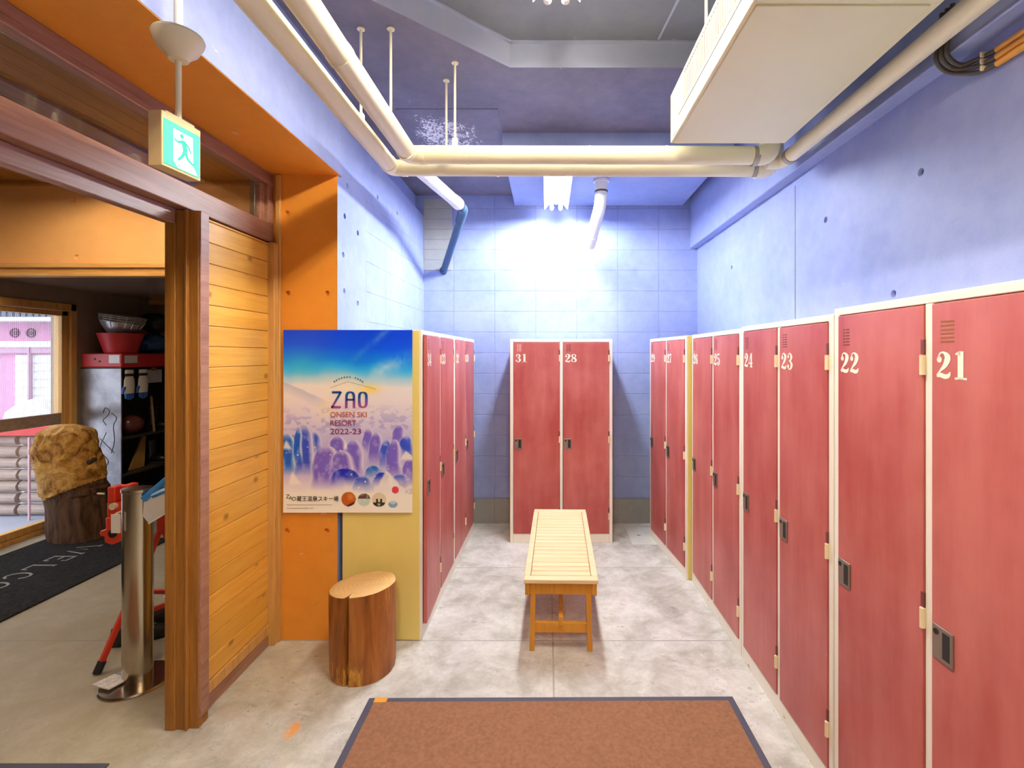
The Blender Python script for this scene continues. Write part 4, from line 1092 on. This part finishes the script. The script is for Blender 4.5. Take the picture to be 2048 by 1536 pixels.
# ================================================================== ENTRANCE THINGS
# carved stump
def stump():
    t = thing('carved_stump', 'rough carved tree stump, pale above and dark bark below, by the glass door', 'stump', (-4.13, 4.36, .0115))
    s = 985/4.36
    rows = [(1092, 110, 216), (1060, 108, 214), (1030, 106, 210), (1008, 103, 207), (990, 99, 206), (965, 92, 204), (940, 84, 201), (918, 78, 196), (900, 75, 188), (880, 77, 184), (866, 84, 178), (856, 96, 165), (850, 112, 148)]
    zs = np.array([EYE-(r[0]-710)/s for r in rows]); L = np.array([(r[1]-1095)/s for r in rows]); Rr = np.array([(r[2]-1095)/s for r in rows])
    zs[0] = .0115
    NL, NN = 120, 128
    rings = []
    for j in range(NL+1):
        z = zs[0]+(zs[-1]-zs[0])*j/NL
        l, r = np.interp(z, zs, L), np.interp(z, zs, Rr); c, rx = (l+r)/2, (r-l)/2
        ry = min(rx, .20)*(.95 if z < .95 else .85)
        R = []
        for k in range(NN):
            th = 2*PI*k/NN; p = Vector((math.cos(th), math.sin(th), z*4)); rxx = rx*(.93 if z > .45 else 1)
            up = 1 if z > .40 else 0
            n1, n2 = mnoise.noise(Vector((p.x*1.5, p.y*1.5, z*5))), abs(mnoise.noise(Vector((p.x*2.6, p.y*2.6, z*9))))
            rd = 1-abs(mnoise.noise(Vector((p.x*3.5, p.y*3.5, z*14+p.x*3))))*2
            d = (.15*n1-.17*n2+.05+.055*rd) if up else (.05*n1+.05*mnoise.noise(Vector((p.x*6, p.y*6, z*1.2))))
            d = max(-.17, min(.07, d-.02))
            R.append((c+rxx*(1+d)*math.cos(th), 4.36+ry*(1+d)*math.sin(th), z+.004*mnoise.noise(p*3)*up if 0 < j < NL else z))
        rings.append(R)
    cut = lambda x: .44+.42*(x+4.13)
    lo, hi = MB(), MB()
    for m_, sel in ((lo, lambda z, x: z <= cut(x)), (hi, lambda z, x: z > cut(x))):
        V = {}
        def vert(j, k):
            if (j, k) not in V: V[(j, k)] = m_.bm.verts.new(rings[j][k])
            return V[(j, k)]
        for j in range(NL):
            for k in range(NN):
                k2 = (k+1) % NN; q = rings[j][k]
                if sel(q[2], q[0]): m_.bm.faces.new((vert(j, k), vert(j, k2), vert(j+1, k2), vert(j+1, k)))
        if m_ is hi: m_.bm.faces.new([vert(NL, k) for k in range(NN)])
        else: m_.bm.faces.new([vert(0, k) for k in reversed(range(NN))])
    for v in hi.bm.verts:
        d = Vector((v.co.x+4.17, v.co.y-4.36, 0)); v.co += d*.01
    m1 = NT('dark_stump_bark'); m1.pr(.8, 0, .2); v = m1.mapv(m1.obj(), (9, 9, 2)); f = m1.noise(v, 2.2, 7, .7, .6)
    m1.base(m1.ramp(f, [(.35, (.05, .025, .014)), (.6, (.15, .075, .038))])); m1.bump(f, .9, .02)
    m2 = NT('carved_pale_wood'); m2.pr(.6, 0, .3); f = m2.noise(m2.obj(), 6, 6, .62, 1.4); g = m2.noise(m2.obj(), 22, 4, .6, .8)
    c = m2.ramp(f, [(.36, (.18, .065, .010)), (.45, (.50, .23, .035)), (.60, (.72, .40, .085))]); m2.base(c); m2.bump(m2.math('ADD', f, m2.math('MULTIPLY', g, .4)), 1.0, .04)
    lo.build('bark_base', m1.m, t, smooth=60); hi.build('carved_head', m2.m, t, smooth=60)
    # hollows and a jutting brow
    dh = plain('dark_hollow', (.05, .02, .008), .9)
    for x, y, z, r in ((-3.97, 4.0, .665, .032), (-3.93, 4.01, .665, .018), (-3.925, 4.015, .49, .022), (-3.77, 4.04, .735, .024), (-3.745, 4.05, .755, .018)):
        x, y, z = x*1.0456, y+.19, EYE-(EYE-z)*1.0456
        MB().ball((x, y+.012, z), r*1.2, r*1.2, r, 2, .3, x).build('hollow', dh, t)
stump()
# steel cabinet
XC0, XC1, YC0, YC1, ZCB = -4.55, -4.157, 4.80, 5.66, 1.48
def cab_mat():
    m = NT('dented_zinc_panel'); m.pr(.30, .55, .5)
    f = m.noise(m.obj(), 5, 5, .6); m.base(m.mix(m.rng(f, .4, .6), (.24, .235, .26), (.36, .355, .40)))
    m.bump(m.noise(m.obj(), 9, 3), .12, .01); return m.m
cab = thing('steel_cabinet', 'open grey steel cabinet behind the carved stump', 'cabinet', (-4.35, 5.2, 0))
zinc = cab_mat(); dkp = plain('dark_shelf_steel', (.045, .04, .038), .5, .3)
MB().box(XC0, XC1, YC0, YC0+.012, .05, ZCB).build('side_panel', zinc, cab, label='grey zinc side panel')
MB().box(XC0, XC1, YC1-.012, YC1, .05, ZCB).build('side_panel', dkp, cab)
MB().box(XC0, XC0+.012, YC0+.012, YC1-.012, .05, ZCB).build('back_panel', dkp, cab)
MB().box(XC0, XC1, YC0, YC1, ZCB, ZCB+.012).build('top_panel', dkp, cab)
for z in (.06, .42, .78): MB().box(XC0+.012, XC1-.002, YC0+.012, YC1-.012, z, z+.02).build('shelf', dkp, cab)
for x in (XC0+.02, XC1-.02):
    for y in (YC0+.02, YC1-.02): MB().box(x-.015, x+.015, y-.015, y+.015, 0, .055).build('foot', dkp, cab)
mb = MB()
for st in ([(-4.33, 1.05), (-4.31, 1.10), (-4.27, 1.07), (-4.29, 1.02), (-4.33, .98), (-4.30, .93)], [(-4.25, 1.05), (-4.20, 1.0), (-4.23, .92), (-4.22, .78), (-4.25, .66)], [(-4.36, .80), (-4.28, .72), (-4.22, .66)], [(-4.30, .86), (-4.36, .70), (-4.28, .58), (-4.33, .5)]):
    mb.tube(smooth_path([(x, YC0-.001, z) for x, z in st], 6), .003, 6)
mb.build('scribble', plain('black_marker', (.03, .03, .04), .5), cab)
# things on the cabinet
RB = [(XC0+.0, XC1+.02), (4.79, 5.40)]
rc = thing('flat_case', 'flat red case with white stickers lying on the steel cabinet', 'case', (-4.34, 5.1, 1.492))
redp = plain('red_plastic', (.52, .025, .03), .35)
MB().box(-4.535, -4.14, 4.79, 5.50, 1.493, 1.632).build('shell', redp, rc, bev=.012)
mb = MB()
for x in (-4.40, -4.355): mb.cyl((x, 4.7885, 1.575-(x+4.40)*.5), (x, 4.792, 1.575-(x+4.40)*.5), .010, n=14)
mb.build('rivet', M['black'], rc)
stk = plain('white_sticker', (.75, .75, .78), .5)
MB().box(-4.265, -4.16, 4.7875, 4.791, 1.535, 1.615).build('sticker', stk, rc); MB().box(-4.1405, -4.1375, 4.82, 4.97, 1.535, 1.610).build('sticker', stk, rc)
# red pail leaning, basket, bags
t = tag(thing('pail', 'red plastic pail on the flat red case', 'pail', (-4.30, 4.96, 1.633)))
mb = MB(); mb.lathe([(.13, 1.634), (.148, 1.70), (.182, 1.815), (.190, 1.83), (.183, 1.83), (.142, 1.705), (.125, 1.642)], (-4.30, 4.965, 0), 36, cap=True); mb.build('shell', redp, t)
t = thing('wire_basket', 'silver wire basket sitting in the red pail', 'basket', (-4.30, 4.965, 1.76))
wire = plain('silver_wire', (.62, .62, .64), .3, .8)
rotm = Matrix.Translation((-4.30, 4.965, 1.865)) @ Matrix.Rotation(math.radians(9), 4, 'Y')
def ringp(r, z, n=28): return [rotm @ Vector((r*math.cos(2*PI*k/n), r*math.sin(2*PI*k/n), z)) for k in range(n+1)]
mb = MB(); mb.rings([[rotm @ Vector((r*math.cos(2*PI*k/36), r*math.sin(2*PI*k/36), z)) for k in range(36)] for r, z in ((.06, -.10), (.11, -.03), (.15, .03), (.175, .09), (.170, .09), (.145, .03), (.105, -.03), (.055, -.095))])
mb.build('bowl', wire, t)
mb = MB()
for r, z in ((.178, .085), (.180, .105), (.183, .125), (.186, .142)): mb.tube(ringp(r, z), .0055, 6)
for k in range(18):
    a = 2*PI*k/18; mb.tube([rotm @ Vector((r*math.cos(a), r*math.sin(a), z)) for r, z in ((.15, .03), (.178, .09), (.186, .142))], .003, 5)
mb.build('rim', wire, t)
single('blue_bag', MB().ball((-4.27, 5.33, 1.742), .13, .155, .105, 4, .22, 3), plain('blue_plastic_bag', (.01, .06, .22), .25, bump=.6, bs=14), 'crumpled blue plastic bag on the cabinet behind the red pail', 'bag', (-4.27, 5.33, 1.636), smooth=60)
single('black_bag', MB().ball((-4.28, 5.38, 1.965), .14, .15, .11, 4, .18, 5), plain('black_bag_cloth', (.01, .01, .012), .5, bump=.5, bs=10), 'black bag on top of the crumpled blue bag', 'bag', (-4.28, 5.38, 1.85), smooth=60)
# gloves hung at the cabinet front
wht = plain('white_knit', (.72, .70, .64), .8); blu = plain('blue_rubber', (.02, .11, .42), .4)
for i, y in enumerate((4.87, 5.035)):
    t = thing('work_glove', ['white work glove with blue fingertips hung at the cabinet front, nearer the camera', 'white work glove with blue fingertips hung at the cabinet front, farther in'][i], 'glove', (-4.15, y, 1.20), 'gloves hung on the cabinet')
    mb = MB(); mb.rings([[(-4.135+a*math.cos(q), y+b*math.sin(q), z) for q in [2*PI*k/16 for k in range(16)]] for a, b, z in ((.018, .045, 1.468), (.02, .05, 1.43), (.018, .044, 1.40), (.022, .056, 1.37), (.024, .06, 1.30), (.02, .055, 1.235))]); mb.build('cuff', wht, t)
    for k in range(4):
        yy = y-.040+k*.0265; MB().tube([(-4.135, yy, 1.25), (-4.135, yy, 1.215), (-4.133, yy, 1.185-.012*(k in (1, 2)))], [.0125, .0125, .009], 10).build('finger', blu, t)
    MB().tube([(-4.135, y-.055, 1.30), (-4.133, y-.074, 1.265), (-4.133, y-.078, 1.235)], [.014, .012, .009], 10).build('thumb', blu, t)
    mb = MB(); mb.rings([[(-4.135+a*math.cos(q), y+b*math.sin(q), z) for q in [2*PI*k/16 for k in range(16)]] for a, b, z in ((.0205, .0505, 1.432), (.021, .052, 1.405))]); mb.build('dark_band', M['black'], t)
t = thing('paper_note', 'pale paper note taped to the cabinet front', 'note', (-4.15, 5.2, 1.32))
MB().box(-4.152, -4.150, 5.09, 5.30, 1.325, 1.462).build('sheet', plain('grey_paper', (.42, .42, .46), .7), t)
MB().box(-4.150, -4.1485, 5.16, 5.23, 1.45, 1.482).build('tape', plain('brown_tape', (.24, .09, .03), .5), t)
single('wooden_board', MB().prism([(5.00, .445), (5.18, .445), (5.20, .77), (5.16, .76)], lambda u, v, s: (-4.26+s*.02, u, v)), plain('tan_board', (.36, .20, .05), .6), 'tan board standing on the lower cabinet shelf', 'board', (-4.25, 5.09, .441))
single('hammer_shaft', MB().cyl((-4.185, 5.24, .803), (-4.185, 5.20, 1.18), .011, n=10), plain('wood_shaft', (.34, .22, .12), .6), 'wooden shaft leaning on the upper cabinet shelf', 'shaft', (-4.185, 5.24, .803))
bk = plain('black_leather', (.012, .012, .013), .3)
for i, (y, z, l) in enumerate(((5.38, .80, 'black boot on the upper shelf of the steel cabinet'), (5.36, .44, 'black boot on the lower shelf of the steel cabinet'))):
    t = thing('boot', l, 'boot', (-4.28, y, z))
    mb = MB(); mb.tube([(-4.32, y, z+.05), (-4.32, y, z+.14), (-4.33, y, z+.25)], [.055, .05, .058], 16); mb.build('shaft', bk, t)
    mb = MB(); mb.ball((-4.25, y, z+.055), .11, .052, .048, 3); mb.build('toe', bk, t)
    mb = MB(); mb.box(-4.375, -4.14, y-.05, y+.05, z+.0005, z+.022); mb.build('sole', M['black'], t, bev=.01)
single('helmet', MB().ball((-4.28, 5.05, .905), .11, .12, .10, 3), plain('maroon_shell', (.12, .03, .03), .3), 'dull maroon helmet on the upper cabinet shelf', 'helmet', (-4.28, 5.05, .80))

# ash stand / bollard
chrome = plain('stainless_steel', (.52, .46, .37), .2, 1.0, var=.02)
bx_, by_ = -2.03, 2.44
t = thing('steel_stand', 'stainless steel pedestal on a round base beside the timber post', 'stand', (bx_, by_, 0))
MB().lathe([(.150, 0), (.152, .006), (.146, .013), (.075, .017)], (bx_, by_, 0), 48).build('base_plate', chrome, t)
mb = MB(); mb.rings([[(bx_+.068*math.cos(2*PI*k/40), by_+.052*math.sin(2*PI*k/40), z) for k in range(40)] for z in (.015, .94)]); mb.build('column', chrome, t)
mb = MB(); mb.rings([[(bx_+r*math.cos(2*PI*k/40), by_+r*.78*math.sin(2*PI*k/40), z) for k in range(40)] for r, z in ((.066, .938), (.072, .942), (.072, .956), (.045, .958))]); mb.build('cap', chrome, t)
MB().box(bx_-.078, bx_-.034, by_-.062, by_-.058, .755, .845).build('paper_label', plain('white_label', (.80, .78, .76), .6), t, label='white paper label')
# blue and white sign board slung on the stand
t = thing('curved_board', 'blue rimmed white board leaning across the top of the steel stand', 'board', (-1.88, 2.40, .80))
mb = MB()
bp = lambda u, v, d=0: (-1.955+u*.15, 2.385+.12*u+d, .785+v*.21+u*.10)
mb.prism([(0.10, 0), (.55, .02), (1.05, .30), (1.05, 1.08), (.55, .82), (0, .62), (-.02, .25)], lambda u, v, s: bp(u, v, s*.006)); mb.build('sheet', plain('white_board', (.62, .64, .68), .3), t)
mb = MB(); mb.tube([bp(u, v, -.004) for u, v in ((0, .62), (.55, .83), (1.05, 1.08))], .015, 8); mb.tube(smooth_path([bp(u, v, -.004) for u, v in ((.16, .62), (.50, .55), (.80, .30), (.86, .13))], 6), .016, 8)
mb.build('blue_rim', plain('blue_rim', (.015, .20, .62), .3), t)
mb = MB(); mb.tube([bp(u, v, -.004) for u, v in ((.10, 0), (.55, .02), (1.05, .30))], .004, 8); mb.build('lower_edge', M['white'], t)
# red work stand with clamp
t = thing('work_stand', 'red folding work stand with a clamp on top, behind the steel pedestal', 'stand', (-2.22, 2.72, 0))
rp = plain('red_stand_paint', (.62, .045, .02), .35); rp2 = plain('scarlet_clamp', (.70, .05, .02), .35)
top = Vector((-2.15, 2.74, .66)); feet = [(-2.275, 2.50), (-2.02, 2.98), (-2.55, 2.98)]
for fx, fy in feet:
    f = Vector((fx, fy, .028)); MB().bar(f, top, .024, .024).build('leg', rp, t, bev=.003)
    d = (top-f).normalized(); MB().tube([f-d*.026, f+d*.03], .019, 12).build('foot_cap', M['black'], t)
q = [Vector((*f, .028)).lerp(top, .30) for f in feet]
for a, b in ((0, 1), (1, 2), (2, 0)): MB().bar(q[a], q[b], .02, .02).build('brace', rp, t)
MB().tube([top-Vector((0, 0, .02)), top+Vector((0, 0, .08))], .02, 14).build('post', rp, t)
mb = MB()
cx, cy, cz = -2.335, 2.70, .673
mb.box(cx-.055, cx+.07, cy-.03, cy+.04, cz+.06, cz+.145)
mb.box(cx-.052, cx-.010, cy-.03, cy+.04, cz+.145, cz+.225); mb.box(cx+.022, cx+.062, cy-.03, cy+.04, cz+.145, cz+.235)
mb.prism([(-.06, -.07), (-.02, -.085), (.045, -.06), (.055, 0), (.055, .062), (-.055, .062), (-.052, .0), (-.085, -.012), (-.085, -.035), (-.062, -.04)], lambda u, v, s: (cx+u, cy-.04+s*.09, cz+v))
mb.box(cx+.05, -2.13, 2.715, 2.755, cz+.07, cz+.115); mb.build('clamp_body', rp2, t, bev=.006)
mb = MB(); mb.cyl((cx-.012, cy-.046, cz-.022), (cx-.012, cy-.036, cz-.022), .022, n=16); mb.box(cx-.092, cx-.080, cy-.03, cy+.03, cz-.036, cz-.012); mb.build('clamp_mouth', M['black'], t)
MB().tube([(cx-.09, cy-.045, cz+.195), (cx-.05, cy-.05, cz+.195)], .005, 8).build('clamp_pin', M['pipe'], t); mb = MB(); mb.tube(smooth_path([(cx+.0, cy-.048, cz+.06), (cx+.02, cy-.055, cz+.09), (cx+.06, cy-.05, cz+.105)], 5), .006, 8)
mb.build('clamp_lever', M['pipe'], t); MB().cyl((cx-.01, cy-.05, cz+.125), (cx-.01, cy-.03, cz+.125), .018, n=14).build('clamp_knob', M['pipe'], t)
# bin, shoes, papers
t = thing('waste_bin', 'white plastic bin with a lid, mostly hidden by the timber post', 'bin', (-1.95, 2.74, 0))
def rr(cx, cy, hx, hy, z): return [(cx+hx*math.copysign(abs(math.cos(q))**.35, math.cos(q)), cy+hy*math.copysign(abs(math.sin(q))**.35, math.sin(q)), z) for q in [2*PI*k/32 for k in range(32)]]
bc = plain('cream_plastic', (.66, .60, .46), .4)
MB().rings([rr(-1.95, 2.74, .085, .09, .0), rr(-1.95, 2.74, .108, .11, .30)]).build('body', bc, t)
MB().rings([rr(-1.95, 2.74, .118, .12, .295), rr(-1.95, 2.74, .118, .12, .32), rr(-1.95, 2.74, .105, .105, .34)]).build('lid', bc, t)
def shoe(label, x, y, a):
    t = thing('shoe', label, 'shoe', (x, y, 0), 'dark shoes on the entrance floor')
    rot = Matrix.Rotation(a, 3, 'Z')
    def pt_(u, v, z): return tuple(Vector((x, y, 0))+rot @ Vector((u, v, z)))
    prof = [(-.13, .028, .075), (-.09, .042, .085), (-.02, .045, .075), (.05, .050, .055), (.11, .042, .042), (.15, .015, .03)]
    MB().rings([[pt_(u, w*math.cos(q), .018+max(0, h*math.sin(q))) for q in [2*PI*k/14 for k in range(14)]] for u, w, h in prof]).build('upper', bk, t, smooth=60)
    MB().prism([(u, w) for u, w, h in prof]+[(u, -w) for u, w, h in reversed(prof)], lambda u, v, s: pt_(u, v*1.05, .0005+s*.019)).build('sole', M['black'], t)
    mb = MB()
    for u in (-.01, .025, .06): mb.tube([pt_(u, -.025, .088-u*.4), pt_(u, .025, .088-u*.4)], .004, 6)
    mb.build('lace', M['band'], t)
shoe('dark shoe lying left of the steel pedestal by the red leg', -2.31, 2.80, .5)
shoe('dark shoe lying right of the steel pedestal against the bin', -2.33, 3.02, .9)
t = single('paper_sheet', MB().prism([(-2.13, 2.40), (-2.02, 2.37), (-1.99, 2.45), (-2.09, 2.48)], lambda u, v, s: (u-.06, v-.035, .026+s*.006)), plain('printed_paper', (.72, .68, .70), .6, var=.25, vs=60), 'folded printed paper on the round base of the steel pedestal', 'paper', (-2.09, 2.42, .0215))

# ================================================================== OUTSIDE
gm = plain('grey_paving', (.34, .36, .44), .6)
tag(struct('ground_outside', MB().box(-14, -4.8, 0, 14, -.14, -.02), gm), 'blue grey paving outside the glass door', 'ground')
hs = thing('pink_house', 'pink house front with white boarding across the yard', 'house', (-7.2, 6.8, -.02))
pk = plain('pink_render', (.62, .28, .46), .7); wb = plain('white_boarding', (.74, .76, .78), .6); mv = plain('mauve_trim', (.50, .30, .42), .6)
MB().box(-10.5, -5.2, 6.7, 6.95, -.02, 2.06).build('wall', pk, hs)
MB().box(-10.5, -5.2, 6.62, 6.72, 1.72, 1.80).build('white_band', wb, hs)
MB().box(-10.5, -5.2, 6.64, 6.72, 1.64, 1.72).build('mauve_band', mv, hs)
mb = MB(); z = .3
while z < 1.62:
    mb.prism([(0, z), (-.03, z), (-.012, z+.108), (0, z+.108)], lambda u, v, s: (-7.22+s*.62, 6.70+u, v)); z += .11
mb.build('boarding', wb, hs)
MB().box(-6.99, -6.975, 6.62, 6.67, .2, 1.72).build('downpipe', mv, hs)
mb = MB()
for x in (-7.24, -7.02): mb.tube([(x+.055*math.cos(2*PI*k/20), 6.69, 1.915+.055*math.sin(2*PI*k/20)) for k in range(21)], .010, 6)
for x in (-7.24, -7.02): mb.cyl((x, 6.69, 1.915), (x, 6.70, 1.915), .03, n=14)
mb.build('round_ornament', plain('plum_paint', (.12, .04, .10), .6), hs)
MB().box(-10.6, -5.1, 6.4, 7.2, 2.06, 2.11).build('eaves', wb, hs)
mb = MB()
for k in range(60): mb.box(-9.9+k*.085, -9.9+k*.085+.055, 6.40, 6.6, 2.115, 2.20)
mb.build('roof_tiles', plain('slate_roof', (.10, .12, .18), .6), hs)
snow = plain('dirty_snow', (.66, .64, .66), .8, var=.25, vs=9, bump=.8, bs=8)
t = single('snow_heap', MB().ball((-6.45, 6.2, .25), .75, .35, .75, 4, .5, 2), snow, 'heap of dirty snow in front of the pink house', 'snow heap', (-6.45, 6.2, -.02), smooth=60)
lw = wood('weathered_firewood', (.20, .14, .12), (.48, .38, .34), axis=0, scale=1.2, rough=.8)
rows = 0
for r in range(7):
    for c in range(3):
        z = -.02+.062+r*.118; xx = -5.55+c*.33+.04*random.random(); yy = 5.02+.03*random.random()
        MBl = MB(); rad = .055+.006*random.random()
        pts = []
        for j in range(6):
            pts.append((xx-.15+.30*j/5, yy+.01*mnoise.noise(Vector((r*3.1, c*2.2, j))), z))
        MBl.tube(pts, [rad*(1+.08*mnoise.noise(Vector((r, c, j*2.)))) for j in range(6)], 9)
        nm = ['left', 'middle', 'right'][c]
        rowname = ['bottom', 'second', 'third', 'fourth', 'fifth', 'sixth', 'top'][r]
        single('firewood_log', MBl, lw, 'split log at the %s of the %s row of the stack outside' % (nm, rowname), 'log', (xx, yy, z-.06), group='firewood stacked outside the glass door', smooth=50)
single('red_plank', MB().box(-5.72, -4.98, 4.92, 5.14, .806, .90), plain('red_board', (.55, .04, .04), .5), 'red plank lying on the stacked firewood outside', 'plank', (-5.35, 5.03, .806), bev=.004)
t = single('yard_post', MB().box(-5.13, -5.115, 4.86, 4.875, -.02, .80), plain('pink_post', (.62, .40, .46), .6), 'thin pink post in front of the firewood', 'post', (-5.12, 4.87, -.02))
